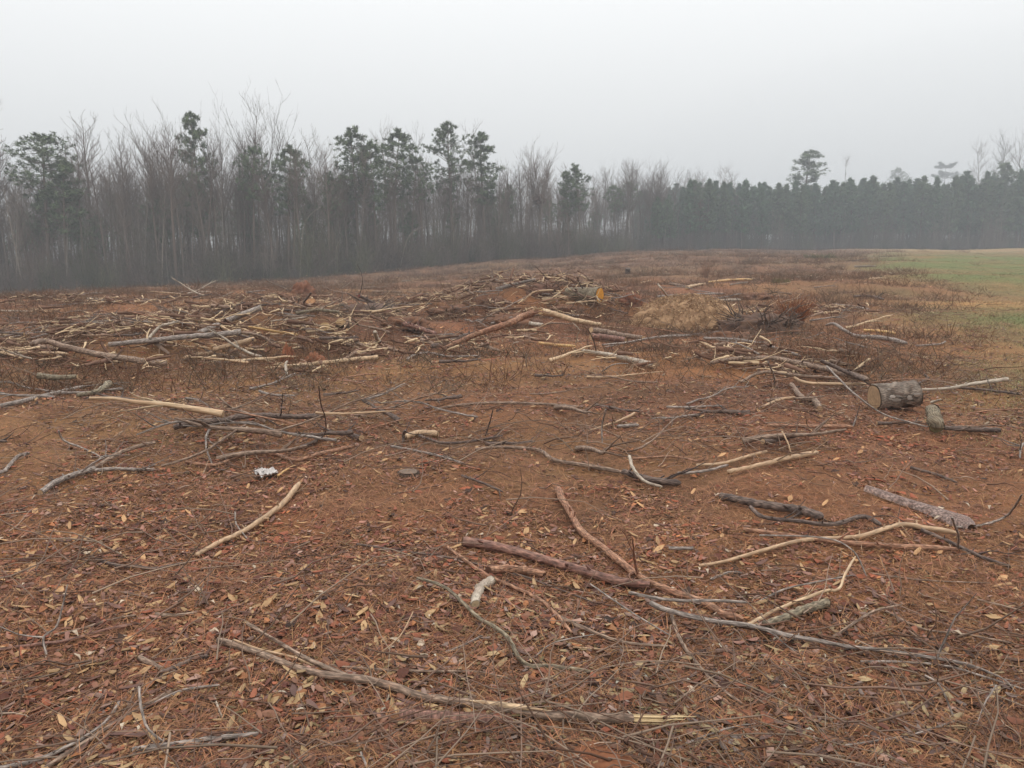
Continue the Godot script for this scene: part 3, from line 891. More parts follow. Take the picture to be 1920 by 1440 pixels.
	st("C6", "stick", "grey", 20, 12, [735, 1015, 900, 932, 1000, 905, 1130, 890], "thin grey stick continuing beyond the brown corner branch")
	st("C6", "branch", "grey", 30, 26, [685, 1222, 800, 1206, 950, 1186, 1100, 1165, 1330, 1140], "short straight grey branch with one pale stripped end, below the propped twig", {"cut": 3})
	st("C6", "twig", "grey", 15, 13, [715, 900, 725, 1000, 760, 1112, 840, 1182], "propped grey twig arching over the brown corner branch", {"lift": [0.14, 0.1, 0.05, 0.0]})
	st("C6", "stick", "dark", 34, 20, [820, 832, 900, 800, 980, 762, 1070, 740], "short dark charred-looking stick beside the tips of the forked branch", {"cut": 1, "face": Color(0.1, 0.06, 0.045)})
	st("C6", "stick", "brown", 30, 26, [720, 750, 830, 806], "stubby brown stick pointing at the short dark stick", {"cut": 3})
	st("C6", "stick", "dark", 20, 18, [460, 230, 600, 275, 700, 280, 800, 290, 950, 262], "dark bow-shaped stick in open leaf litter")
	st("C6", "branch", "tan", 26, 30, [1010, 222, 1130, 155, 1240, 105, 1400, 0, 1480, -70, 1540, -150], "straight tan pole slanting away through the litter behind the bow-shaped stick")
	st("C6", "stick", "brown", 14, 14, [280, 632, 420, 600, 560, 556, 700, 530], "thin brown stick parallel to the dark reddish one")
	st("C6", "stick", "brown", 22, 16, [800, 525, 900, 532, 1010, 516], "short brown stick among red leaves behind the forked branch")
	st("C6", "twig", "white", 13, 9, [1100, 950, 1150, 1076], "small pale peeled twig in front of the forked branch")
	st("C6", "stick", "grey", 17, 15, [1830, 1170, 1890, 1320], "small grey stick pointing at the camera near the lower edge")
	st("C6", "twig", "grey", 9, 7, [1210, 0, 1215, 62, 1275, 140], "small curled grey twig beside the straight tan pole", {"lift": [0.08, 0.03, 0.0]})

	# the middle of the clearing
	st("C5", "branch", "tan", 26, 30, [330, 988, 500, 952, 640, 916, 810, 882], "pale tan pole lying over two thinner sticks, behind the black leaf patch")
	st("C5", "stick", "tan", 16, 20, [160, 952, 300, 942, 430, 906, 540, 878], "thinner tan stick just behind the pale tan pole")
	st("C5", "stick", "grey", 18, 14, [60, 996, 200, 984, 330, 950], "grey stick crossing the thin end of the pale tan pole")
	st("C5", "stick", "rust", 20, 22, [540, 738, 800, 744, 1000, 745], "straight reddish stick lying level before the sawn log")
	st("C5", "stick", "tan", 16, 14, [510, 642, 600, 602, 690, 586], "tan stick propped on the broken brown stub", {"lift": [0.0, 0.1]})
	st("C5", "wood_chunk", "brown", 26, 34, [670, 520, 730, 590, 790, 602, 822, 650], "bent broken brown stub beside the sawn log", {"cut": 2, "category": "wood chunk"})
	st("C5", "branch", "brown", 20, 36, [240, 402, 350, 382, 560, 378, 700, 402, 830, 430, 960, 460, 1080, 490], "long brown limb ending against the sawn log", {"lift": [0.05, 0.12], "twigs": 5})
	st("C5", "branch", "dark", 18, 26, [830, 390, 940, 440, 1065, 495], "dark limb leaning onto the long brown limb by the sawn log", {"lift": [0.3, 0.12], "twigs": 2})
	st("C5", "branch", "grey", 16, 16, [200, 270, 400, 280, 560, 316, 720, 366], "grey branch behind the long brown limb", {"lift": [0.08, 0.02], "twigs": 4})
	st("C5", "stick", "tan", 16, 18, [660, 460, 760, 510, 1070, 515], "tan stick lying straight in front of the long brown limb", {"lift": [0.08, 0.04]})
	st("C5", "branch", "brown", 16, 18, [400, 505, 520, 452, 700, 470, 930, 486], "wavy brown branch between the long brown limb and the tan stick", {"lift": [0.02, 0.1, 0.1, 0.06], "twigs": 3})
	st("C5", "twig", "grey", 10, 9, [860, 420, 1000, 560, 1150, 670, 1300, 720, 1420, 750], "thin slanting stick passing in front of the sawn log's cut face", {"lift": [0.45, 0.28, 0.12, 0.06, 0.02]})
	st("C5", "stick", "dark", 12, 14, [1300, 540, 1400, 486, 1380, 466], "short dark stick sticking out behind the sawn log")
	st("C5", "branch", "white", 12, 22, [1300, 548, 1500, 540, 1640, 516, 1830, 490], "whitish peeled pole beyond the sawn log", {"lift": [0.0, 0.08], "cut": 2})
	st("C5", "branch", "dark", 14, 12, [1500, 530, 1700, 546, 1910, 572], "dark branch crossing under the whitish peeled pole", {"twigs": 3})
	st("C5", "stick", "dark", 26, 26, [1490, 752, 1650, 760, 1790, 764], "dark stick lying against the mossy block", {"cut": 2})
	sawn_log()
	st("C5", "log", "mossy", 70, 76, [1428, 652, 1440, 700, 1452, 745], "short mossy log block with a stub on top, next to the sawn log", {"cut": 2, "face": Color(0.2, 0.165, 0.085), "lift": [0.1, 0.0]})
	st("C5", "stick", "white", 18, 10, [1425, 615, 1475, 598], "pale splinter sticking out of the mossy block's top", {"lift": [0.2, 0.24]})
	st("C5", "branch", "grey", 12, 24, [860, 200, 900, 192, 960, 230, 1020, 258, 1150, 266, 1290, 296], "greyish pink branch with a kinked thin end, lying at the field's edge", {"lift": [0.1, 0.16, 0.08, 0.0, 0.0, 0.0]})
	st("C5", "stick", "yellow", 14, 17, [1060, 226, 1150, 232, 1230, 245], "pale yellow split stick lying behind the greyish pink branch")
	st("C5", "stick", "grey", 9, 9, [1340, 310, 1460, 302, 1500, 286], "small grey stick alone on the tan soil of the field's edge")
	st("C5", "stick", "grey", 10, 12, [890, 88, 990, 98, 1092, 115], "grey stick lying on brown grass beyond the red dead bush")
	st("C5", "twig", "grey", 9, 9, [545, 400, 575, 470, 580, 520], "thin pale upright twig standing in front of the long brown limb", {"lift": [0.4, 0.15, 0.0]})
	st("C5", "twig", "grey", 8, 7, [1000, 745, 1020, 690, 1035, 640], "short upright twig standing before the sawn log", {"lift": [0.0, 0.08, 0.2]})
	st("C5", "stick", "grey", 14, 11, [0, 640, 120, 640, 300, 632], "grey stick lying level in reddish litter before the long brown limb")
	st("C5", "twig", "tan", 9, 8, [620, 770, 650, 830, 668, 890], "thin tan twig propped beside the straight reddish stick", {"lift": [0.15, 0.08, 0.0]})
	st("C4", "branch", "rust", 24, 36, [520, 372, 600, 334, 700, 290, 850, 240, 940, 200, 985, 185], "pinkish brown pole raised on the pile with a forked broken tip", {"lift": [0.0, 0.1, 0.22, 0.36, 0.45, 0.5], "cut": 1})
	st("C4", "stick", "tan", 22, 8, [955, 195, 985, 175, 996, 148], "broken prong at the tip of the raised pinkish brown pole", {"lift": [0.48, 0.54, 0.62]})
	st("C10", "log", "pale", 62, 38, [545, 400, 680, 432, 850, 480, 1085, 524], "pale peeled log sloping down from the pile, below the orange-ended log", {"lift": [0.32, 0.22, 0.12, 0.04], "cut": 1, "face": Color(0.5, 0.32, 0.16)})
	st("C10", "log", "brown", 54, 40, [1000, 570, 1150, 592, 1300, 620, 1470, 642], "grey-brown log lying below the pale peeled log", {"lift": [0.1, 0.04], "cut": 3})
	st("C10", "log", "red", 60, 50, [1000, 628, 1150, 640, 1310, 662], "pinkish log side by side with the grey-brown log", {"cut": 3})
	st("C10", "log", "yellow", 30, 24, [530, 690, 700, 706, 860, 716], "yellowish peeled stick low on the near side of the pile")
	st("C10", "log", "white", 26, 62, [920, 755, 1060, 776, 1250, 812, 1400, 850, 1575, 888], "whitest log, tapering, lying alone in front of the pile", {"cut": 2, "face": Color(0.4, 0.28, 0.17)})
	st("C10", "branch", "grey", 18, 24, [1100, 704, 1300, 686, 1500, 650, 1650, 630, 1900, 618], "long pale grey limb reaching from the logs to the sawdust mound", {"lift": [0.05, 0.1], "twigs": 7})
	st("C10", "branch", "grey", 12, 22, [1130, 724, 1250, 700, 1420, 668], "second grey limb just below the long pale grey limb", {"twigs": 4})
	orange_log()
	st("C10", "wood_chunk", "pale", 36, 44, [560, 302, 680, 288, 785, 282], "pale reddish broken log beside the orange-ended log", {"cut": 3, "category": "wood chunk", "lift": [0.1]})
	st("C10", "branch", "tan", 12, 20, [380, 322, 440, 262, 500, 225, 660, 210], "bent pale branch on top of the pile", {"lift": [0.15, 0.3, 0.36, 0.36]})
	st("C10", "branch", "brown", 13, 13, [0, 492, 100, 430, 200, 384, 380, 290, 480, 230], "thin brown branch slanting up the near side of the pile", {"lift": [0.05, 0.3], "twigs": 4})
	st("C10", "branch", "grey", 18, 14, [100, 510, 200, 480, 295, 452], "short grey branch below the thin slanting one on the pile", {"lift": [0.08, 0.16]})
	st("C10", "stick", "white", 15, 18, [1600, 155, 1660, 232, 1722, 305], "pale stick standing aslant behind the sawdust mound", {"lift": [0.5, 0.25, 0.0]})
	st("C2", "log", "grey", 9, 8, [545, 752, 650, 746, 800, 741], "straight grey pole lying level behind the sawdust mound")
	st("C2", "log", "white", 9, 10, [690, 766, 780, 766, 858, 764], "whitish pole lying just below the straight grey pole")
	st("C10", "twig", "white", 12, 9, [325, 765, 298, 720, 305, 690, 350, 676], "small pale twig curled like a hook in front of the pile", {"lift": [0.0, 0.12, 0.2, 0.24]})
	st("C10", "twig", "white", 14, 11, [418, 900, 415, 840, 412, 770], "small pale twig standing upright in front of the pile", {"lift": [0.0, 0.12, 0.24]})
	st("C10", "twig", "white", 12, 9, [860, 690, 880, 610, 895, 570, 830, 500], "pale crooked twig standing by the grey-brown log", {"lift": [0.1, 0.26, 0.34, 0.45]})
	st("C10", "twig", "dark", 12, 10, [1050, 780, 1020, 660, 970, 560], "dark twig standing at the thin end of the whitest log", {"lift": [0.0, 0.28, 0.5]})
	st("C10", "twig", "grey", 12, 10, [1100, 945, 1180, 890, 1260, 872, 1335, 875], "thin arching twig in front of the whitest log", {"lift": [0.0, 0.1, 0.12, 0.05]})
	st("C10", "log", "white", 34, 36, [440, 510, 500, 518, 560, 526], "stubby pale grey log end on the near side of the pile", {"cut": 3, "lift": [0.1]})
	st("C3", "log", "pale", 12, 26, [1390, 466, 1500, 456, 1700, 435, 1940, 412], "long pale peeled pole with a yellow tip beside orange soil", {"cut": 2, "face": Color(0.5, 0.33, 0.15)})
	st("C3", "twig", "white", 15, 12, [1475, 500, 1468, 450, 1480, 430], "white forked stub standing at the pale peeled pole", {"lift": [0.0, 0.1, 0.14]})
	st("C4", "log", "yellow", 26, 26, [0, 344, 80, 344, 172, 350], "orange-stained peeled log among red debris", {"cut": 3})
	st("C4", "branch", "dark", 28, 24, [470, 356, 540, 336, 600, 312, 660, 296], "dark limb lying beneath the raised pinkish brown pole")
	st("C4", "branch", "red", 26, 22, [315, 238, 400, 262, 485, 292], "reddish stick with a pale broken end on the slope of the pile", {"cut": 1, "lift": [0.12, 0.03]})
	st("C4", "branch", "dark", 22, 18, [330, 262, 400, 282, 470, 300], "dark stick beneath the reddish one with the pale broken end")
	st("C4", "stick", "white", 20, 22, [172, 282, 188, 322, 212, 345], "small pale stick standing beside the orange-stained log", {"lift": [0.3, 0.12, 0.0]})
	st("C4", "branch", "grey", 12, 10, [340, 422, 370, 402, 450, 388, 560, 408, 700, 404], "thin grey branch lying below the raised pole's foot", {"twigs": 3})
	st("C4", "stick", "brown", 14, 15, [480, 680, 620, 656, 800, 646, 1000, 650, 1232, 666], "long straight thin stick alone in the middle of the clearing")
	st("C4", "branch", "brown", 16, 24, [690, 885, 800, 874, 950, 880, 1030, 895, 1095, 940, 1250, 966, 1450, 1002], "long bent brown branch in the middle of the litter, ending at the dark limb", {"twigs": 3})
	st("C4", "branch", "dark", 32, 36, [1450, 1000, 1600, 1042, 1745, 1058], "thick dark reddish limb under the curved grey stick")
	st("C4", "stick", "white", 18, 14, [1482, 920, 1500, 980, 1560, 1048, 1650, 1078], "curved pale grey stick sweeping down over the dark reddish limb", {"lift": [0.12, 0.08, 0.03, 0.0]})
	st("C4", "log", "tan", 30, 34, [325, 822, 400, 800, 495, 806], "short tan log with a pale end, alone near the clearing's middle", {"cut": 2})
	st("C4", "branch", "dark", 16, 14, [318, 846, 322, 800, 330, 790], "black broken prong standing at the short tan log", {"lift": [0.0, 0.08, 0.14]})
	st("C4", "branch", "dark", 15, 13, [400, 815, 530, 852, 700, 838, 830, 812], "dark branch running from the short tan log", {"twigs": 4})
	st("C4", "stick", "grey", 18, 20, [1420, 766, 1530, 760], "short grey stick below the whitest log on red soil")
	st("C4", "twig", "grey", 9, 8, [1360, 680, 1340, 770, 1342, 850], "thin upright twig in the middle of the red litter", {"lift": [0.3, 0.12, 0.0]})
	st("C4", "branch", "grey", 14, 12, [255, 868, 480, 912, 640, 962], "thin grey-brown branch across the litter before the short tan log", {"twigs": 3})
	st("C4", "branch", "dark", 14, 12, [620, 1020, 720, 1055, 830, 1102], "dark thin branch on purple-brown litter", {"twigs": 3})
	st("C4", "branch", "rust", 13, 11, [1500, 932, 1700, 922, 1835, 946], "reddish stick behind the curved pale grey stick", {"twigs": 2})
	st("C4", "twig", "dark", 8, 6, [740, 815, 765, 740, 780, 680], "dark wiry twig standing in the clearing's middle", {"lift": [0.0, 0.15, 0.3]})

	# the rows of slash on the far side of the bare soil
	st("C3", "log", "brown", 26, 34, [165, 342, 230, 328, 350, 360, 480, 392, 600, 412, 740, 432, 860, 442], "long brown log resting on the slash with a raised ragged end", {"lift": [0.3, 0.26, 0.2, 0.14, 0.1, 0.05, 0.0], "twigs": 4, "cut": 2})
	st("C3", "log", "pale", 22, 18, [-40, 386, 150, 388, 350, 394], "pale split log running behind the long brown log's raised end")
	st("C3", "log", "dark", 22, 12, [-20, 398, 60, 400, 115, 408], "dark short log in front of the pale split log")
	st("C3", "branch", "grey", 26, 18, [-20, 668, 120, 636, 300, 592, 440, 560], "grey limb at the picture's edge below the slash row")
	st("C3", "wood_chunk", "mossy", 20, 36, [400, 606, 500, 588, 562, 545], "grey wedge-shaped root end near the edge limb", {"category": "wood chunk", "cut": 2, "lift": [0.0, 0.1]})
	st("C3", "log", "mossy", 34, 20, [200, 506, 300, 516, 395, 510], "pale mossy short log low in the slash row", {"lift": [0.1], "cut": 3})
	st("C3", "log", "grey", 24, 28, [560, 346, 800, 322, 950, 306, 1100, 296, 1240, 280], "long level grey log on the slash row", {"lift": [0.1, 0.3], "cut": 2})
	st("C3", "branch", "brown", 18, 8, [1240, 284, 1340, 302, 1420, 355], "drooping brown limb continuing beyond the long level log", {"lift": [0.3, 0.25, 0.1]})
	st("C3", "log", "grey", 26, 30, [1025, 284, 1150, 232, 1250, 190, 1342, 157], "grey log slanting up behind the long level log", {"lift": [0.05, 0.3], "cut": 2, "face": Color(0.5, 0.4, 0.28)})
	st("C3", "branch", "white", 16, 10, [768, 312, 820, 256, 880, 236, 945, 220], "pale bent stick behind the long level log", {"lift": [0.2, 0.3, 0.3, 0.2]})
	st("C3", "log", "tan", 24, 26, [1100, 370, 1200, 345, 1305, 318], "pale tan log lying in front of the long level log", {"lift": [0.05, 0.15], "cut": 2})
	st("C3", "branch", "tan", 20, 16, [950, 416, 1000, 400, 1100, 386], "tan branch below the pale tan log", {"twigs": 2})
	st("C3", "stick", "yellow", 10, 16, [1280, 254, 1400, 275, 1532, 296], "yellow split stick above the long level log's end", {"lift": [0.3, 0.1]})
	st("C3", "branch", "dark", 28, 26, [895, 772, 1000, 750, 1150, 736, 1220, 720, 1350, 710, 1500, 716, 1672, 710], "long dark purplish branch across bare soil", {"twigs": 4, "lift": [0.0, 0.08]})
	st("C3", "branch", "grey", 32, 28, [210, 1106, 300, 1046, 400, 1010, 485, 985], "grey forked branch, its thick end towards the camera", {"cut": 1})
	st("C3", "branch", "brown", 24, 18, [485, 980, 600, 910, 720, 865, 800, 850], "upper prong of the grey forked branch", {"lift": [0.0, 0.06]})
	st("C3", "branch", "grey", 22, 14, [485, 992, 600, 985, 700, 988, 800, 990], "lower prong of the grey forked branch", {"twigs": 3})
	st("C3", "branch", "brown", 14, 12, [830, 970, 950, 936, 1060, 890, 1150, 830, 1265, 758], "thin brown branch slanting from the dark purplish branch", {"lift": [0.0, 0.15], "twigs": 4})
	st("C3", "branch", "grey", 10, 10, [300, 790, 330, 840, 420, 876, 535, 932], "thin grey hooked branch on orange soil", {"lift": [0.14, 0.05, 0.0, 0.0], "twigs": 2})
	st("C3", "branch", "rust", 16, 20, [955, 950, 1100, 966, 1200, 930, 1290, 900, 1400, 905, 1520, 940, 1650, 906, 1835, 864], "wavy tan-red branch behind the white paper", {"twigs": 2})
	st("C3", "sapling", "dark", 7, 6, [1640, 560, 1650, 650, 1672, 720, 1672, 800, 1620, 852], "dark whip-like sapling curving up at the end of the dark purplish branch", {"lift": [0.75, 0.5, 0.3, 0.12, 0.0]})
	st("C3", "branch", "dark", 20, 14, [1490, 892, 1600, 852, 1655, 815], "dark branch at the foot of the whip-like sapling", {"twigs": 2})
	st("C3", "stick", "grey", 20, 18, [-20, 1010, 30, 990, 90, 922, 152, 905], "grey stick by the picture's edge beyond the orange soil", {"twigs": 1})
	st("C3", "stick", "yellow", 12, 10, [1430, 1020, 1480, 985, 1520, 968], "yellowish split stick beside the white paper")
	st("C9", "twig", "grey", 8, 7, [1145, 202, 1040, 158, 930, 108], "long bare pole leaning out beyond the red earth clod", {"lift": [0.0, 0.8, 1.5]})
	st("C9", "stick", "dark", 16, 18, [1260, 370, 1310, 300, 1362, 235], "dark stake leaning in front of the red earth clod", {"lift": [0.0, 0.4, 0.75]})
	st("C9", "stick", "dark", 13, 12, [1235, 365, 1245, 320, 1250, 288], "small dark stake beside the leaning one", {"lift": [0.0, 0.2, 0.45]})
	st("C9", "branch", "dark", 22, 28, [1920, 325, 1850, 290, 1790, 262], "thick dark limb raised at the crest of the slash row", {"lift": [0.1, 0.3, 0.4], "cut": 2, "face": Color(0.16, 0.05, 0.035)})
	st("C9", "branch", "dark", 10, 16, [1690, 240, 1780, 290, 1900, 330], "thin dark limb beside the thick raised one", {"lift": [0.5, 0.3, 0.05], "twigs": 3})
	st("C9", "log", "mossy", 30, 26, [1225, 418, 1400, 392, 1520, 398, 1610, 408], "lichen-grey log at the back of the slash row", {"lift": [0.15], "twigs": 3})
	st("C9", "branch", "white", 13, 12, [990, 490, 1150, 475, 1310, 455], "thin whitish branch behind the grey slanting log", {"lift": [0.2]})
	st("C9", "stick", "tan", 14, 14, [925, 540, 980, 490, 1040, 434], "tan stick standing aslant above the yellow split stick", {"lift": [0.1, 0.3, 0.5]})
	st("C2", "log", "pale", 14, 8, [655, 718, 690, 710, 725, 704], "short pale log with a bright end beyond the standing pale stick", {"cut": 1})
	st("C2", "log", "yellow", 9, 10, [740, 698, 820, 690, 900, 688], "pale yellow log lying far behind the sawdust mound")
	st("C2", "branch", "dark", 8, 8, [1280, 752, 1340, 750, 1395, 762], "dark stick lying on the brown grass at the field's edge")
	st("C10", "branch", "dark", 14, 10, [950, 210, 905, 170, 875, 90], "dark hooked branch rising behind the mossy orange-ended log", {"lift": [0.2, 0.5, 0.9]})
	st("C10", "branch", "dark", 9, 6, [610, 120, 560, 60, 490, -10], "thin dark branch rising highest out of the pile", {"lift": [0.3, 0.9, 1.5]})
	st("C10", "log", "pale", 13, 15, [155, 150, 280, 153, 400, 152], "pale straight log lying beyond the pile")
	st("C10", "log", "yellow", 10, 11, [680, 118, 760, 116, 835, 119], "yellow pole lying on the crest behind the pile")

func fork(panel: String, o: MeshInstance3D, look: String, w0: float, w1: float, xy: Array, lift := [0.03, 0.0]) -> void:
	var f: Array = PANELS[panel]
	var path := smooth_path(traced(panel, xy, lift, (w0 + w1) / 2.0), 6)
	var radii := PackedFloat32Array()
	for k in path.size():
		radii.append(0.5 * lerpf(w0, w1, float(k) / (path.size() - 1)) * f[2] * absf(path[k].z) / FOCAL)
	wood_thing("side_branch", "", "", path, radii, LOOKS[look], {}, o)

func bare_strip(panel: String, o: MeshInstance3D, width: float, xy: Array) -> void:
	# where the bark has peeled: a low tongue of pale wood along the upper side
	var f: Array = PANELS[panel]
	var path := smooth_path(traced(panel, xy, [0.012], 60.0), 6)
	var radii := PackedFloat32Array()
	for k in path.size():
		var t := float(k) / (path.size() - 1)
		radii.append(maxf(0.002, 0.62 * width * f[2] * absf(path[k].z) / FOCAL * sin(PI * clampf(t, 0.04, 0.96))))
	var s := wood_thing("bare_wood", "strip of pale bare wood", "", path, radii, LOOKS.pale, {}, o)
	s.set_meta("label", "strip of pale bare wood")

func orange_log() -> void:
	var g := spot(1092, 566)
	var r := px_size(g, 14.5)
	var dir := Vector3(cos(0.62), 0.02, sin(0.62))
	var path := PackedVector3Array()
	for k in 11:
		path.append(g + dir * (0.085 * k - 0.4) + Vector3(0, r * 0.9, 0))
	wood_thing("log", "mossy log on the pile showing a bright orange sawn end", "log", path, taper(11, r * 0.96, r, 0.02), LOOKS.mossy, {"cut": 3, "face": Color(0.62, 0.27, 0.035)})

func sawn_log() -> void:
	var g := spot(1638, 768)
	var r := 0.14
	var dir := Vector3(cos(0.06), 0.0, -sin(0.06))
	var path := PackedVector3Array()
	for k in 11:
		var q := g + dir * 0.043 * k
		path.append(Vector3(q.x, g.y + r * 0.9 + 0.004 * k, q.z))
	var o := wood_thing("log", "thick sawn log with flaking grey-brown bark and a cut face turned to the camera", "log", path, taper(11, r, r * 0.98, 0.012), LOOKS.flaking, {"cut": 3, "face": Color(0.42, 0.28, 0.165)})
	var side := dir.cross(Vector3.UP)
	for k in 46:   # raised flakes of loose bark
		var b := Buf.new()
		var w := rr(-0.4, PI + 0.4)
		var n := Vector3.UP * sin(w) + side * -cos(w)
		var bs := Basis(dir, n, dir.cross(n)).orthonormalized()
		flake(b, Transform3D(bs, n * r * 1.005), rr(0.05, 0.12), rr(0.018, 0.04), 0.12, 0.006, shade([Color(0.25, 0.205, 0.17), Color(0.17, 0.12, 0.09), Color(0.33, 0.28, 0.24), Color(0.12, 0.08, 0.06)][rng.randi() % 4], rr(0.7, 1.1)))
		put("bark_plate", b.mesh(M.leaf), dir * rr(0.05, 0.38), o)

# ---------------------------------------------------------------- stumps, clods, paper, mounds
func lump(rx: float, ry: float, rz: float, rough: float, col: Color, col2: Color, freq: float, m: Material, seed_: int) -> ArrayMesh:
	var f := FastNoiseLite.new()
	f.seed = seed_
	f.frequency = freq
	f.fractal_octaves = 4
	var b := Buf.new()
	var na := 40
	var nb := 16
	for q in nb + 1:
		var v := lerpf(-0.25, 1.0, float(q) / nb) * PI / 2.0
		for s in na:
			var w := TAU * s / na
			var d := Vector3(cos(v) * cos(w), sin(v), cos(v) * sin(w))
			var g := f.get_noise_3dv(d * 2.0)
			var g2 := f.get_noise_3dv(d * 7.0 + Vector3(9, 9, 9))
			var k := 1.0 + rough * g * 1.5 + rough * 0.45 * g2
			b.vert(Vector3(d.x * rx, d.y * ry, d.z * rz) * k, Vector3.UP, col.lerp(col2, clampf(0.5 + 1.6 * g2 + 0.8 * g, 0.0, 1.0)), Vector2(w, v))
	for q in nb:
		for s in na:
			var s1 := (s + 1) % na
			var p0 := q * na + s
			var p1 := q * na + s1
			b.i.append(p0); b.i.append(p0 + na); b.i.append(p1)
			b.i.append(p1); b.i.append(p0 + na); b.i.append(p1 + na)
	var acc := PackedVector3Array()
	acc.resize(b.v.size())
	for t in b.i.size() / 3:
		var a0 := b.i[t * 3]
		var a1 := b.i[t * 3 + 1]
		var a2 := b.i[t * 3 + 2]
		var nn := (b.v[a2] - b.v[a0]).cross(b.v[a1] - b.v[a0])
		acc[a0] += nn; acc[a1] += nn; acc[a2] += nn
	for k in acc.size():
		b.n[k] = acc[k].normalized()
	return b.mesh(m)

func px_size(p: Vector3, pixels: float) -> float:
	return pixels * absf(p.z) / FOCAL

func clod(px: float, py: float, w: float, h: float, label: String, called: String, category: String, col: Color, col2: Color, roots: int, spread: float, rootcol: Color) -> MeshInstance3D:
	var at := spot(px, py)
	var r := px_size(at, w) * 0.5
	var hh := px_size(at, h)
	var o := put(called, lump(r, hh, r * 0.75, 0.32, col, col2, 0.9, M.cut, int(px + py)), at - Vector3(0, hh * 0.15, 0))
	tag(o, label, category)
	for k in roots:
		var a := rr(0, TAU)
		var d := Vector3(cos(a), rr(-0.15, 0.42), sin(a) * 0.8)
		var from := Vector3(cos(a) * r * 0.5, hh * rr(0.2, 0.8), sin(a) * r * 0.4)
		var p := wander(from, d, r * spread * rr(0.35, 1.0), 6, 0.26, -0.03)
		var b := Buf.new()
		b.tube(p, taper(7, minf(r * rr(0.025, 0.06), rr(0.008, 0.028)), 0.003), 5, shade(rootcol, rr(0.6, 1.3)), n_bark, 0.15)
		b.tube(wander(p[3], d + Vector3(rr(-1, 1), rr(-0.2, 0.6), rr(-1, 1)), r * spread * 0.5, 4, 0.2), taper(5, r * 0.02, 0.002), 4, rootcol)
		put("root", b.mesh(M.bark), Vector3.ZERO, o)
	return o

func stump(px: float, py: float, w: float, h: float, label: String, face: Color, bark: Color, tilt := 0.0) -> void:
	var at := spot(px, py)
	var r := px_size(at, w) * 0.5
	var hh := px_size(at, h)
	var up := Vector3(0, 1, 0).rotated(Vector3(1, 0, 0), tilt)
	var b := Buf.new()
	n_bark.seed = int(px)
	var path := PackedVector3Array([Vector3(0, -0.05, 0), Vector3(0, 0.03, 0) + up * hh * 0.1, up * hh * 0.5, up * hh])
	b.tube(path, PackedFloat32Array([r * 1.5, r * 1.2, r * 1.03, r]), 18, shade(bark, 1.9), n_bark, 0.22, true, Color(0, 0, 0, 0), 0.0)
	var o := put("stump", b.mesh(M.bark), at)
	tag(o, label, "stump")
	cut_disc(path[3], up, r, face, shade(bark, 1.3), o)

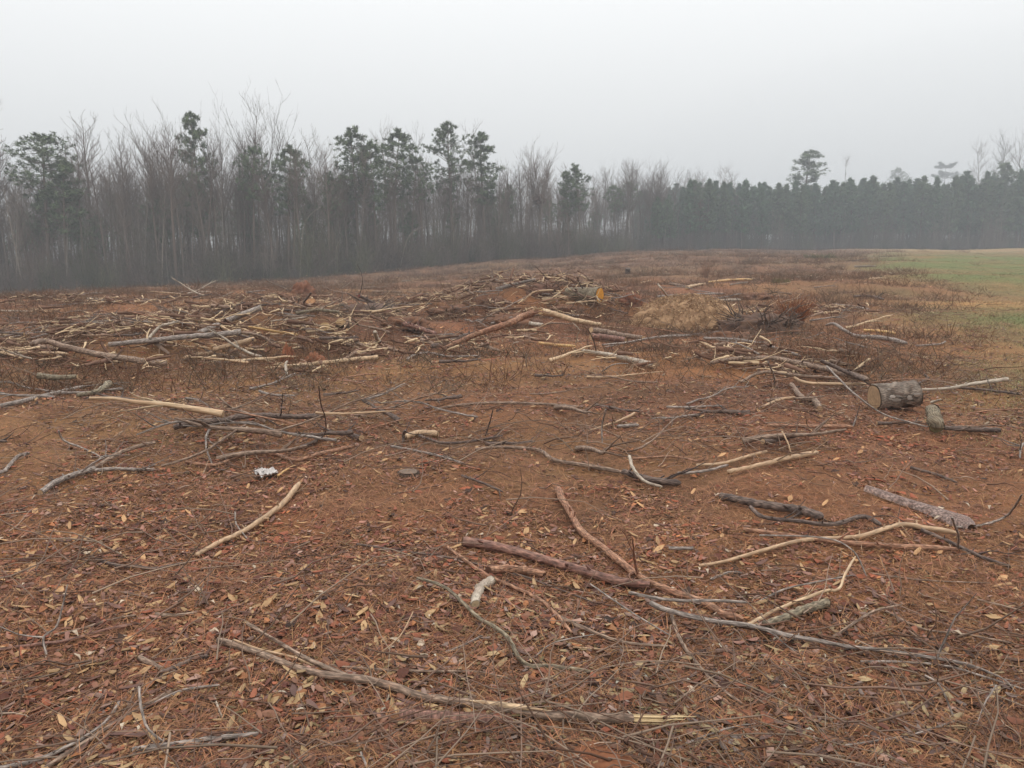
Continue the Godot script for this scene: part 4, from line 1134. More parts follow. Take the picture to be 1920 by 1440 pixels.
func specials() -> void:
	# crumpled paper
	var at := spot(499, 897) + Vector3(0, 0.03, 0)
	var b := Buf.new()
	var fn := FastNoiseLite.new()
	fn.seed = 4
	fn.frequency = 0.16
	var s := 13
	for i in s:
		for j in s:
			var y := 0.022 + 0.05 * fn.get_noise_2d(i * 2.2, j * 2.2) + 0.024 * fn.get_noise_2d(i * 7.0 + 50.0, j * 7.0)
			b.vert(Vector3((i - 6) * 0.0118 + 0.02 * fn.get_noise_2d(j * 3.0, 80.0), y, (j - 6) * 0.0125), Vector3.UP, Color(0.56, 0.51, 0.485))
	for i in s - 1:
		for j in s - 1:
			var k := i * s + j
			b.i.append(k); b.i.append(k + s); b.i.append(k + 1)
			b.i.append(k + 1); b.i.append(k + s); b.i.append(k + s + 1)
	for t in b.i.size() / 3:
		var q0 := b.i[t * 3]
		var nn := (b.v[b.i[t * 3 + 1]] - b.v[q0]).cross(b.v[b.i[t * 3 + 2]] - b.v[q0]).normalized()
		b.n[q0] = nn * signf(nn.y)
	var paper := put("paper_scrap", b.mesh(M.paper), at)
	paper.rotation.y = 0.5
	tag(paper, "crumpled white scrap of paper lying on the brown litter", "paper")

	# the sawdust mound
	at = spot(1288, 612)
	var mound := put("sawdust_mound", lump(1.2, 0.68, 0.85, 0.12, Color(0.26, 0.15, 0.082), Color(0.40, 0.25, 0.14), 3.4, M.cut, 77), at - Vector3(0, 0.12, 0))
	tag(mound, "heaped mound of tan sawdust and shavings beside the brush heap", "mound")
	var tr := []
	var cols := PackedColorArray()
	for k in 4200:
		var w := rr(0, TAU)
		var q := sqrt(rng.randf()) * 1.15
		var p := Vector3(cos(w) * 1.15 * q, 0, sin(w) * 0.85 * q)
		p.y = 0.68 * sqrt(maxf(0.0, 1.0 - minf(q, 1.0) * minf(q, 1.0))) + rr(0.0, 0.09) + (0.1 if q > 1.0 else 0.0)
		tr.append(Transform3D(random_turn(0.5).scaled(Vector3.ONE * rr(0.5, 1.0)), p))
		var t := rr(0.6, 1.25)
		cols.append(Color(t, t * 0.97, t * 0.93))
	var cb := Buf.new()
	for k in 5:
		flake(cb, Transform3D(random_turn(0.5), Vector3(rr(-0.05, 0.05), rr(0.0, 0.03), rr(-0.05, 0.05))), rr(0.015, 0.05), rr(0.006, 0.016), 0.3, 0.004, shade([Color(0.42, 0.25, 0.135), Color(0.34, 0.19, 0.10), Color(0.50, 0.35, 0.21), Color(0.26, 0.145, 0.08), Color(0.40, 0.24, 0.13)][k], rr(0.8, 1.2)))
	scatter("wood_shavings", "", cb.mesh(M.leaf), tr, cols, mound)

	# stumps and torn roots
	clod(569, 551, 46, 24, "red earth clod with torn roots at the crest before the bare wood", "root_clod", "root clod", Color(0.12, 0.05, 0.03), Color(0.20, 0.085, 0.045), 7, 1.0, Color(0.2, 0.1, 0.06))
	clod(1182, 571, 44, 22, "reddish torn root clump standing beyond the sawdust mound", "root_clod", "root clod", Color(0.10, 0.042, 0.028), Color(0.23, 0.09, 0.045), 26, 1.3, Color(0.34, 0.15, 0.08))
	clod(590, 682, 46, 22, "splintered red torn stump low in the slash behind the pale peeled pole", "torn_stump", "stump", Color(0.16, 0.06, 0.033), Color(0.25, 0.105, 0.055), 7, 1.0, Color(0.34, 0.16, 0.08))
	clod(540, 678, 26, 32, "upright shard of red rotten wood beside the splintered torn stump", "torn_stump", "stump", Color(0.20, 0.065, 0.032), Color(0.28, 0.11, 0.055), 3, 0.8, Color(0.3, 0.14, 0.07))
	clod(925, 574, 50, 20, "dark brown earth clod on the far shoulder of the pile", "earth_clod", "earth clod", Color(0.085, 0.045, 0.03), Color(0.15, 0.075, 0.045), 6, 1.2, Color(0.2, 0.13, 0.09))
	clod(1430, 622, 150, 36, "long dark brush heap with roots poking out, beside the sawdust mound", "brush_heap", "brush heap", Color(0.055, 0.034, 0.025), Color(0.12, 0.065, 0.042), 70, 1.0, Color(0.24, 0.155, 0.11))
	clod(1110, 1440, 190, 26, "low bump of bare red earth at the lower edge of the picture", "earth_clod", "earth clod", Color(0.17, 0.062, 0.03), Color(0.22, 0.088, 0.042), 0, 1.0, Color(0.2, 0.1, 0.05))
	clod(1020, 548, 60, 16, "reddish brush clump on the crest of the pile behind the mossy log", "brush_heap", "brush heap", Color(0.10, 0.05, 0.035), Color(0.17, 0.085, 0.055), 34, 1.3, Color(0.26, 0.16, 0.11))
	clod(690, 590, 120, 22, "tangled grey brush clump in the slash row under the lichen-grey log", "brush_heap", "brush heap", Color(0.09, 0.055, 0.04), Color(0.15, 0.09, 0.065), 44, 0.8, Color(0.30, 0.23, 0.18))
	clod(850, 590, 90, 20, "brown brush clump on the near shoulder of the pile", "brush_heap", "brush heap", Color(0.10, 0.05, 0.034), Color(0.17, 0.085, 0.05), 34, 0.9, Color(0.26, 0.16, 0.11))
	for c in [[250, 622, 80, 20, "dark churned earth clod in the slash row behind the long brown log"], [420, 640, 90, 18, "red-brown churned clod in the middle of the slash row"], [330, 588, 70, 14, "low clod of turned soil at the far side of the slash row"], [760, 612, 90, 20, "reddish churned clod between the slash row and the pile"], [960, 610, 110, 24, "broad clod of churned soil under the raised pinkish brown pole"], [1060, 590, 80, 20, "dark clod of soil on the pile beneath the pale peeled log"], [1380, 640, 100, 18, "clod of dark soil in front of the brush heap"], [1240, 655, 80, 14, "low mossy brown clod beside the whitest log"], [1420, 560, 70, 12, "small churned clod beyond the brush heap"], [1150, 545, 60, 10, "small turned clod on the far ground behind the red root clump"]]:
		clod(c[0], c[1], c[2], c[3], c[4], "earth_clod", "earth clod", Color(0.09, 0.045, 0.029), Color(0.18, 0.085, 0.047), 9, 1.0, Color(0.25, 0.16, 0.11))
	stump(612, 622, 20, 17, "low stump with a tan sawn top in the slash row", Color(0.36, 0.23, 0.105), Color(0.12, 0.08, 0.05), 0.9)
	stump(642, 612, 19, 14, "second tan-topped stump just behind the other one in the slash row", Color(0.31, 0.19, 0.09), Color(0.12, 0.08, 0.05), 0.8)
	stump(482, 667, 22, 17, "brown squat stump beneath the pale tan log of the slash row", Color(0.2, 0.12, 0.08), Color(0.13, 0.08, 0.055))
	stump(1177, 514, 9, 11, "dark conical stump alone on the far part of the clearing", Color(0.11, 0.08, 0.06), Color(0.06, 0.045, 0.04), 0.3)
	stump(766, 893, 36, 9, "flat weathered stump sunk in the litter in the clearing's middle", Color(0.19, 0.135, 0.1), Color(0.13, 0.09, 0.065))
	stump(585, 576, 17, 14, "small orange-brown stump by the dark leaning stake", Color(0.34, 0.17, 0.075), Color(0.2, 0.09, 0.045), 0.6)
	stump(1480, 700, 30, 9, "low stump hidden among sticks by the long brown limb", Color(0.26, 0.17, 0.11), Color(0.1, 0.07, 0.05))

	# dead red bushes
	bush(1490, 606, 64, 66, "rust-red dead bush growing out of the brush heap", Color(0.24, 0.085, 0.035), 260)
	bush(352, 618, 60, 22, "low rusty weed clump on the far side of the slash row", Color(0.21, 0.10, 0.05), 140)
	bush(865, 585, 50, 32, "brownish dry weed clump on the pile's near shoulder", Color(0.2, 0.11, 0.06), 140)
	bush(1322, 520, 22, 46, "slender rusty weed standing far out in the clearing", Color(0.2, 0.1, 0.06), 60)
	bush(1540, 484, 110, 16, "grey-green low bush at the far corner of the field", Color(0.12, 0.125, 0.06), 200)
	bush(1465, 530, 60, 14, "olive weed patch far out in the clearing", Color(0.15, 0.14, 0.06), 160)
	bush(428, 572, 40, 14, "small green weed tuft on the crest before the bare wood", Color(0.13, 0.14, 0.05), 90)

func bush(px: float, py: float, w: float, h: float, label: String, col: Color, count: int) -> void:
	var at := spot(px, py)
	var r := px_size(at, w) * 0.5
	var hh := px_size(at, h)
	var b := Buf.new()
	for k in count:
		var a := rr(0, TAU)
		var q := sqrt(rng.randf()) * 0.45 * r
		var p := wander(Vector3(cos(a) * q, -0.02, sin(a) * q), Vector3(cos(a) * rr(0, r), hh * rr(0.4, 1.0), sin(a) * rr(0, r)), hh * rr(0.4, 1.0), 4, 0.16)
		b.tube(p, taper(5, maxf(0.004, r * 0.012), 0.002), 3, shade(col, rr(0.5, 1.4)))
		if k % 2 == 0:
			b.tube(wander(p[2], Vector3(rr(-1, 1), 0.6, rr(-1, 1)), hh * 0.25, 3, 0.2), taper(4, maxf(0.004, r * 0.01), 0.002), 3, shade(col, rr(0.6, 1.5)))
	var o := put("dead_bush", b.mesh(M.tree), at)
	tag(o, label, "bush")

func heap_density(x: float, d: float) -> float:
	var v := exp(-pow((x + 5.2) / 4.2, 2.0) - pow((d - 14.0) / 2.8, 2.0)) + exp(-pow((x - 0.8) / 3.6, 2.0) - pow((d - 19.5) / 2.2, 2.0))
	v += 0.5 * exp(-pow((x - 3.2) / 1.5, 2.0) - pow((d - 10.8) / 1.1, 2.0)) + 0.5 * exp(-pow((x + 7.0) / 6.0, 2.0) - pow((d - 22.0) / 3.0, 2.0))
	v += 0.5 * exp(-pow((x + 2.0) / 1.6, 2.0) - pow((d - 6.6) / 0.9, 2.0)) + 0.35 * exp(-pow((x - 6.0) / 3.0, 2.0) - pow((d - 19.0) / 2.0, 2.0))
	if pow((x - 4.2) / 1.6, 2.0) + pow((d - 19.4) / 1.6, 2.0) < 1.0:
		return 0.0
	return v + 0.12

func loose_branches() -> void:
	var names := ["brown", "grey", "grey", "dark", "tan", "rust", "pale", "grey", "brown", "white"]
	var protos := []
	for k in 10:
		var l := rr(0.5, 1.5)
		var p := wander(Vector3(0, 0.03, 0), Vector3(1, rr(0.0, 0.06), 0), l, 12, 0.07)
		var r := rr(0.008, 0.022) if k % 3 else rr(0.02, 0.034)
		for q in p.size():
			p[q].y = maxf(p[q].y, 0.0)
		var look: Dictionary = LOOKS[names[k]]
		var o := wood_thing("loose_branch", "", "branch", p, taper(13, r, r * 0.35, 0.08), look, {"cut": 1 if k % 3 == 0 else 0})
		for t in 3:
			var b := Buf.new()
			var q := rng.randi_range(4, 11)
			b.tube(wander(p[q] - p[0], Vector3(1, rr(0.0, 0.7), rr(-1.2, 1.2)), l * rr(0.2, 0.45), 6, 0.14), taper(7, r * 0.45, 0.002), 5, shade(look.a, 0.9))
			put("side_twig", b.mesh(M.bark), Vector3.ZERO, o)
		protos.append(o)
	var words := {"brown": "brown", "grey": "grey", "dark": "dark", "tan": "tan", "rust": "reddish", "pale": "pale peeled", "white": "whitish peeled"}
	var count := 0
	var uses := [0, 0, 0, 0, 0, 0, 0, 0, 0, 0]
	while count < 300:
		var d := 6.2 * exp(rng.randf() * log(62.0 / 6.2))
		var x := rr(-0.72, 0.66) * d
		if rng.randf() > heap_density(x, d) * 0.8 or field(x, -d) > 0.25 or wood_depth(x, -d) > -3.0:
			continue
		var k := rng.randi() % 10
		if (k == 6 or k == 9 or k == 4) and rng.randf() < 0.7: k = [1, 0, 5, 3][rng.randi() % 4]
		var o: MeshInstance3D = protos[k]
		if uses[k] > 0:
			o = protos[k].duplicate()
			o.name = numbered("loose_branch")
			add_child(o)
		uses[k] += 1
		var heap := heap_density(x, d)
		var n := ground_normal(x, -d, 0.4)
		var yaw := rng.randfn(0.0, 0.55) + (PI if rng.randf() < 0.5 else 0.0)
		var sc := rr(0.7, 1.15) * (1.0 if d < 25.0 else 1.5)
		o.transform = Transform3D((Basis(Quaternion(Vector3.UP, n)) * Basis(Vector3.UP, yaw) * Basis(Vector3.BACK, rr(0.0, 0.09) + (0.12 * rng.randf() if heap > 0.5 else 0.0))).scaled_local(Vector3.ONE * sc), foot(x, -d) + Vector3(0, rr(0.02, 0.07) + (rr(0.0, 0.22) if heap > 0.55 else 0.0), 0))
		var place := "in the slash row on the slope" if x < -1.8 and d < 28.0 else "on and around the pile" if d > 15.0 and d < 24.0 else "in the litter by the sawn log" if d < 15.0 and x > 1.5 else "on the bare soil of the clearing" if d < 15.0 else "far out in the clearing"
		tag(o, "loose %s branch lying %s" % [words[names[k]], place], "branch", "loose branches %s" % place)
		count += 1

func far_logs() -> void:
	var protos := []
	for k in 6:
		var p := wander(Vector3(-0.6, 0, 0), Vector3(1, 0, 0), rr(0.5, 1.5), 5, 0.05)
		var o := wood_thing("far_log", "", "log", p, taper(6, rr(0.025, 0.065), rr(0.015, 0.04), 0.12), LOOKS[["pale", "white", "tan", "grey", "pale", "brown"][k]], {"cut": 1})
		protos.append(o)
	for k in 110:
		var d := 19.0 * exp(rng.randf() * log(82.0 / 19.0))
		var x := rr(-0.66, 0.5) * d
		var tries := 0
		while (field(x, -d) > 0.3 or wood_depth(x, -d) > -4.0) and tries < 20:
			x = rr(-0.66, 0.45) * d
			tries += 1
		var o: MeshInstance3D = protos[k % 6]
		if k >= 6:
			o = protos[k % 6].duplicate()
			o.name = numbered("far_log")
			add_child(o)
		o.transform = Transform3D((Basis(Quaternion(Vector3.UP, ground_normal(x, -d, 0.5))) * Basis(Vector3.UP, rng.randfn(0, 0.45))).scaled_local(Vector3.ONE * rr(0.5, 1.1)), foot(x, -d) + Vector3(0, 0.04, 0))
		tag(o, "small %s log lying on the far ground of the clearing" % ["pale", "whitish", "tan", "grey", "pale", "brown"][k % 6], "log", "small logs on the far ground of the clearing")

func whips() -> void:
	var protos := []
	for k in 5:
		var b := Buf.new()
		var p := wander(Vector3(0, -0.03, 0), Vector3(rr(-0.25, 0.25), 1, rr(-0.25, 0.25)), rr(0.25, 0.65), 7, 0.1)
		b.tube(p, taper(8, 0.005, 0.002), 5, shade(Color(0.13, 0.085, 0.065), rr(0.8, 1.6)))
		var o := put("cut_sapling", b.mesh(M.tree))
		for t in 4:
			var sb := Buf.new()
			sb.tube(wander(p[rng.randi_range(2, 6)], Vector3(rr(-1, 1), rr(0.3, 1), rr(-1, 1)), rr(0.1, 0.3), 4, 0.15), taper(5, 0.004, 0.0015), 4, Color(0.15, 0.1, 0.08))
			put("side_twig", sb.mesh(M.tree), Vector3.ZERO, o)
		protos.append(o)
	for k in 64:
		var d := 10.5 * exp(rng.randf() * log(62.0 / 10.5))
		var x := rr(-0.7, 0.62) * d
		var tries := 0
		while field(x, -d) > 0.2 and tries < 20:
			x = rr(-0.7, 0.5) * d
			tries += 1
		var o: MeshInstance3D = protos[k % 5]
		if k >= 5:
			o = protos[k % 5].duplicate()
			o.name = numbered("cut_sapling")
			add_child(o)
		o.transform = Transform3D(Basis(Vector3.UP, rr(0, TAU)).scaled(Vector3.ONE * rr(0.45, 1.1) * (1.0 + d * 0.012)), foot(x, -d))
		var place := "from the slash row on the slope" if x < -1.8 and d < 28.0 and d > 10.0 else "around the pile" if d > 15.0 and d < 24.0 else "near the sawn log" if d < 15.0 and x > 1.5 else "from the bare soil of the clearing" if d < 15.0 else "far out in the clearing"
		tag(o, "thin wiry %s sapling standing up %s" % [["dark", "brown", "grey", "crooked", "reddish"][k % 5], place], "sapling", "thin saplings standing up %s" % place)

# ---------------------------------------------------------------- grass of the field
func grass() -> void:
	for kind in 3:
		var b := Buf.new()
		for k in 26:
			var q := 0.16 * sqrt(rng.randf())
			var w := rr(0, TAU)
			var p := Vector3(cos(w) * q, 0, sin(w) * q)
			var a := rr(0, TAU)
			var lean := Vector3(cos(a), 0, sin(a)) * rr(0.6, 2.2)
			var l := rr(0.02, 0.06)
			var tip := p + (Vector3.UP + lean).normalized() * l
			var side := Vector3(-sin(a), 0, cos(a)) * rr(0.0015, 0.003)
			var c: Color = [Color(0.15, 0.18, 0.062), Color(0.36, 0.24, 0.11), Color(0.24, 0.2, 0.085)][kind]
			b.tri(p - side, p + side, tip, (Vector3.UP + lean * 0.3).normalized(), shade(c, rr(0.6, 1.3)))
		var tr := []
		var cols := PackedColorArray()
		for k in 26000:
			var d := 4.0 * exp(rng.randf() * log(125.0 / 4.0))
			var x := rr(-0.1, 0.95) * d
			var f := field(x, -d)
			if rng.randf() > f or wood_depth(x, -d) > 0.0:
				continue
			var c := ground_color(x, -d)
			var green := clampf((c.g / c.r - 0.62) / 0.6, 0.0, 1.0)
			if (kind == 0 and rng.randf() > green) or (kind == 1 and rng.randf() < green):
				continue
			if kind == 1 and rng.randf() < 0.5:
				continue
			tr.append(place_on_ground(x, -d, rr(0.6, 1.2) * (1.0 + 0.01 * d)))
			var t := rr(0.75, 1.25)
			cols.append(Color(t, t, t))
		scatter("grass", "short %s grass of the field beyond the slash" % ["green", "dry tan", "olive"][kind], b.mesh(M.grass), tr, cols)

# ---------------------------------------------------------------- trees
const BARKS := [Color(0.145, 0.108, 0.09), Color(0.19, 0.152, 0.128), Color(0.12, 0.088, 0.073), Color(0.24, 0.2, 0.168)]

func limb(b: Buf, at: Vector3, dir: Vector3, length: float, r: float, level: int, col: Color, up: float, fork_: int, twigs: int) -> void:
	var n := 6 if level == 0 else 4 if level == 1 else 3
	var p := wander(at, dir, length, n, 0.055 if level < 2 else 0.11, up)
	b.tube(p, taper(n + 1, r, maxf(0.005, r * 0.3)), 5 if level == 0 else 3, shade(col, rr(0.85, 1.2)))
	if level >= 3:
		return
	var count := fork_ if level == 0 else twigs
	for k in count:
		var t := rr(0.22, 1.0) if k > 0 else 1.0
		var q := clampi(int(t * n), 1, n)
		var along := (p[q] - p[q - 1]).normalized()
		var d := (along * 1.15 + Vector3(rr(-1, 1), rr(-0.2, 0.8), rr(-1, 1)) * 0.8).normalized()
		limb(b, p[q].lerp(p[q - 1], rr(0, 0.9)), d, length * rr(0.32, 0.58), maxf(0.0075, r * (0.5 if level == 0 else 0.42)), level + 1, col, up * 1.1, fork_, maxi(twigs - 1, 2))

# style: 0 tall forest tree with a high narrow crown, 1 broad vase-shaped crown, 2 slim pole with short twigs, 3 leaning thin tree
func bare_tree(called: String, h: float, r0: float, style: int, col: Color) -> Node3D:
	var root := Node3D.new()
	root.name = numbered(called)
	add_child(root)
	var tb := Buf.new()
	var lean := Vector3(rr(-0.05, 0.05), 1, rr(-0.05, 0.05))
	var th := h * (0.62 if style == 1 else 0.95)
	var p := wander(Vector3(0, -0.4, 0), lean, th + 0.4, 11, 0.022, 0.015)
	tb.tube(p, taper(12, r0 * 1.12, r0 * (0.45 if style == 1 else 0.16), 0.04), 8, col)
	put("trunk", tb.mesh(M.tree), Vector3.ZERO, root)
	var cb := Buf.new()
	var count: int = [40, 15, 30, 14][style]
	for k in count:
		var t: float = rr([0.45, 0.55, 0.3, 0.5][style], 1.0)
		if style == 1:
			t = rr(0.6, 1.0)
		var q := clampf(t * 11.0, 1.0, 10.99)
		var at := p[int(q)].lerp(p[mini(int(q) + 1, 11)], q - int(q))
		var a := rr(0, TAU)
		var out: float = [1.05, 0.5, 1.0, 0.9][style] * rr(0.5, 1.35)
		var d := Vector3(cos(a) * out, 1.0, sin(a) * out).normalized()
		var l: float = h * [0.165, 0.40, 0.10, 0.2][style] * rr(0.7, 1.25) * (1.2 - 0.55 * t if style != 1 else 1.0)
		limb(cb, at, d, l, r0 * ([0.2, 0.32, 0.16, 0.3][style]) * (1.25 - 0.6 * t), 0 if style != 2 else 1, col, 0.05 if style != 2 else 0.02, [5, 8, 5, 5][style], [3, 5, 3, 4][style])
	if style == 0:
		for k in 9:    # dead side twigs low on the trunk
			var q := rr(1.5, 5.5)
			var at := p[int(q)].lerp(p[int(q) + 1], q - int(q))
			limb(cb, at, Vector3(rr(-1, 1), rr(0.1, 0.6), rr(-1, 1)), rr(0.8, 2.2), 0.018, 1, col, 0.02, 4, 3)
	put("crown", cb.mesh(M.tree), Vector3.ZERO, root)
	return root

func tuft(b: Buf, at: Vector3, out: Vector3, size: float, count: int, col: Color) -> void:
	for k in count:
		var d := (out * 0.55 + Vector3(rr(-1, 1), rr(-0.7, 1), rr(-1, 1))).normalized()
		var side := d.cross(Vector3(rr(-1, 1), rr(-1, 1), rr(-1, 1))).normalized() * size * rr(0.07, 0.13)
		var o := at + Vector3(rr(-1, 1), rr(-1, 1), rr(-1, 1)) * size * 0.3
		b.tri(o - side, o + side, o + d * size * rr(0.6, 1.1), (d + out * 0.5 + Vector3.UP * 0.4).normalized(), shade(col, rr(0.6, 1.4)))

# crown_from: where the needles begin; shape 0 round-topped tall pine, 1 young cone, 2 flat layered top
func pine_tree(called: String, h: float, r0: float, crown_from: float, width: float, shape: int, clumps: int, col: Color, bark: Color) -> Node3D:
	var root := Node3D.new()
	root.name = numbered(called)
	add_child(root)
	var tb := Buf.new()
	var p := wander(Vector3(0, -0.4, 0), Vector3(rr(-0.03, 0.03), 1, rr(-0.03, 0.03)), h + 0.2, 11, 0.018, 0.02)
	tb.tube(p, taper(12, r0 * 1.1, r0 * 0.12, 0.04), 8, bark)
	var cb := Buf.new()
	var limbs_ := 84 if shape != 2 else 44
	var per := maxi(1, int(float(clumps) / limbs_))
	for w in limbs_:
		var s := (w + rr(0, 1)) / limbs_
		if shape == 2:
			s = [0.0, 0.5, 0.56, 0.96, 1.0][w % 5] + rr(-0.03, 0.03)
		s = clampf(s, 0.0, 1.0)
		var t := crown_from + (1.0 - crown_from) * s
		var reach: float = width * (pow(sin(PI * clampf(0.16 + 0.8 * s, 0, 1)), 0.8) if shape == 0 else (1.0 - pow(s, 2.6)) * 0.95 + 0.03 if shape == 1 else [0.35, 1.0, 0.85, 0.6, 0.55][w % 5])
		if shape == 0 and rng.randf() < 0.3:
			reach *= 0.5
		var q := clampf(t * 11.0, 0.0, 10.95)
		var at := p[int(q)].lerp(p[int(q) + 1], q - int(q))
		var a := rr(0, TAU)
		var l := maxf(0.18, reach * rr(0.6, 1.15))
		var rise: float = rr(-0.1, 0.6) if shape == 0 else rr(0.2, 0.8) if shape == 1 else rr(-0.05, 0.12)
		var limb_path := wander(at, Vector3(cos(a), rise, sin(a)), l, 4, 0.12, 0.06)
		tb.tube(limb_path, taper(5, r0 * 0.2 * (1.2 - 0.8 * s), 0.012), 4, bark)
		for c in per:
			var f := rr(0.3, 1.05) if shape == 1 else rr(0.55, 1.1)
			var g := clampf(f * 4.0, 0.0, 3.99)
			var o := limb_path[int(g)].lerp(limb_path[int(g) + 1], g - int(g)) + Vector3(rr(-1, 1), rr(-0.6, 0.7), rr(-1, 1)) * minf(l * 0.26, 0.4) * Vector3(1, 1 if shape != 2 else 0.4, 1)
			tuft(cb, o, (o - at).normalized(), rr(0.26, 0.44) * (1.0 if shape != 2 else 1.6), 15, shade(col, rr(0.75, 1.3)))
	for k in 6:
		tuft(cb, p[11] + Vector3(rr(-0.05, 0.05), rr(-0.9, 0.35), rr(-0.05, 0.05)), Vector3.UP, 0.2, 10, col)
	if shape == 0:
		for k in 10:   # dead stubs below the crown
			var q := rr(3.0, 11.0 * crown_from)
			tb.tube(wander(p[int(q)], Vector3(rr(-1, 1), rr(-0.1, 0.4), rr(-1, 1)), rr(0.5, 1.6), 3, 0.15), taper(4, 0.03, 0.01), 3, bark)
	put("trunk", tb.mesh(M.tree), Vector3.ZERO, root)
	put("crown", cb.mesh(M.foliage), Vector3.ZERO, root)
	return root

func copy_of(proto: Node3D, called: String) -> Node3D:
	var o: Node3D = proto.duplicate()
	o.name = numbered(called)
	add_child(o)
	return o

func at_bearing(px: float, behind: float) -> Vector3:
	# the place behind the wood's edge in the direction of that column of the photograph
	var d := sight(px, 470.0)
	var u := d.x / -d.z
	var e := edge_distance(u) + behind
	return foot(u * e, -e)

func height_for(at: Vector3, px: float, py: float) -> float:
	var d := sight(px, py)
	return EYE + d.y * (at.z / d.z) - at.y

var first := {}
var heights := {}

func true_height(o: Node3D) -> float:
	if not heights.has(o):
		var top := 0.0
		for c in o.get_children():
			var box: AABB = (c as MeshInstance3D).mesh.get_aabb()
			top = maxf(top, box.position.y + box.size.y * 0.98)
		heights[o] = top
	return heights[o]

func stand(proto: Node3D, proto_h: float, at: Vector3, h: float, label: String, category: String, group := "", wide := 1.0) -> Node3D:
	var o := proto
	var called: String = String(proto.name).rstrip("0123456789").trim_suffix("_")
	if first.has(proto):
		o = copy_of(proto, called)
	first[proto] = true
	var s := h / true_height(proto)
	o.transform = Transform3D(Basis(Vector3.UP, rr(0, TAU)).scaled(Vector3(s * wide, s, s * wide)), at)
	tag(o, label, category, group)
	return o

func forest() -> void:
	var bare := []
	for k in 6:
		bare.append(bare_tree("bare_tree", 16.0, rr(0.12, 0.19), 0, BARKS[k % 3]))
	var vase := []
	for k in 3:
		vase.append(bare_tree("spreading_tree", 15.0, 0.23, 1, BARKS[[0, 2, 0][k]]))
	var slim := []
	for k in 4:
		slim.append(bare_tree("slim_tree", 12.0, rr(0.06, 0.1), 2, BARKS[[1, 3, 0, 3][k]]))
	var pines := []
	for k in 4:
		pines.append(pine_tree("tall_pine", 15.0, 0.2, [0.52, 0.5, 0.62, 0.45][k], [2.9, 2.6, 2.7, 2.2][k], 0, [520, 600, 440, 620][k], Color(0.115, 0.15, 0.075), Color(0.16, 0.12, 0.095)))
	var young := []
	for k in 6:
		young.append(pine_tree("young_pine", 9.5, 0.1, 0.26, rr(1.3, 1.95), 1, 500, [Color(0.072, 0.128, 0.06), Color(0.09, 0.132, 0.062), Color(0.066, 0.116, 0.064)][k % 3], BARKS[2]))
	var flat_top := pine_tree("layered_pine", 22.0, 0.3, 0.72, 4.6, 2, 620, Color(0.06, 0.08, 0.05), BARKS[2])

	# trees that can be told apart
	var T := func(proto: Node3D, ph: float, px: float, top: float, behind: float, label: String, cat: String, wide: float) -> void:
		var at := at_bearing(px, behind)
		stand(proto, ph, at, height_for(at, px, top), label, cat, "", wide)
	T.call(vase[0], 15.0, 312, 182, 6.0, "tall pale bare tree with many upright limbs, standing well above the wood between two gaps", "tree", 0.85)
	T.call(vase[1], 15.0, 515, 152, 8.0, "highest bare tree of the whole wood, with a broad fan of twigs", "tree", 0.85)
	T.call(vase[2], 15.0, 425, 162, 9.0, "tall bare tree rising behind the narrow green pine, next to the highest tree", "tree", 0.8)
	T.call(bare[0], 16.0, 468, 172, 12.0, "slender bare tree between the two tallest bare crowns", "tree", 0.9)
	T.call(vase[0], 15.0, 1012, 250, 3.0, "bare tree with a rounded fan crown and a dark nest-like clump low on its trunk", "tree", 1.05)
	T.call(vase[1], 15.0, 1232, 285, 4.0, "bare fan-crowned tree standing where the young pines begin", "tree", 1.0)
	T.call(vase[2], 15.0, 1158, 292, 5.0, "bare tree with a loose crown between the two fan-crowned trees", "tree", 0.9)
	T.call(bare[1], 16.0, 985, 268, 2.0, "thin bare tree growing close beside the rounded fan crown", "tree", 0.8)
	T.call(bare[2], 16.0, 10, 190, 7.0, "tall bare tree at the edge of the picture with a misty twig crown", "tree", 1.2)
	T.call(bare[3], 16.0, 165, 205, 9.0, "bare tree with a narrow pointed crown behind the brownish pine", "tree", 1.0)
	T.call(bare[4], 16.0, 735, 218, 16.0, "bare tree showing its faint crown above the pair of dark pines", "tree", 0.9)
	T.call(bare[5], 16.0, 785, 232, 14.0, "bare tree between the pair of dark pines and the tallest pine", "tree", 0.9)
	T.call(bare[0], 16.0, 905, 225, 15.0, "bare tree rising pale behind the pine with the pointed crown", "tree", 0.9)
	T.call(bare[1], 16.0, 595, 238, 10.0, "bare tree next to the dark pines on the side of the highest tree", "tree", 1.0)
	T.call(pines[0], 15.0, 672, 234, 2.5, "dark pine with an open lumpy crown, the outer one of a pair", "pine", 1.05)
	T.call(pines[1], 15.0, 738, 234, 3.5, "dark pine with a dense crown, the inner one of a pair", "pine", 1.05)
	T.call(pines[1], 15.0, 706, 262, 1.5, "smaller pine with a clear dark trunk between the pair of dark pines", "pine", 0.9)
	T.call(pines[0], 15.0, 850, 226, 3.0, "tall pine with a domed crown, next to the one with the pointed crown", "pine", 0.95)
	T.call(pines[3], 15.0, 910, 248, 3.0, "pine with a pointed, drooping crown at the end of the tall wood", "pine", 1.15)
	T.call(pines[3], 15.0, 384, 210, 3.0, "narrow bright green pine in front of the tallest bare trees", "pine", 0.8)
	T.call(pines[2], 15.0, 90, 242, 3.0, "brownish pine with a broad drooping crown near the picture's edge", "pine", 1.25)
	T.call(pines[3], 15.0, 120, 300, 2.0, "lower brownish pine leaning against the broad drooping one", "pine", 1.2)
	T.call(pines[1], 15.0, 540, 265, 2.0, "pine with a round crown below the highest bare tree", "pine", 1.0)
	T.call(pines[2], 15.0, 475, 268, 3.0, "pine with a thin crown beside the round-crowned one", "pine", 0.8)
	T.call(pines[0], 15.0, 625, 320, 1.5, "low pine in the shade next to the pair of dark pines", "pine", 0.8)
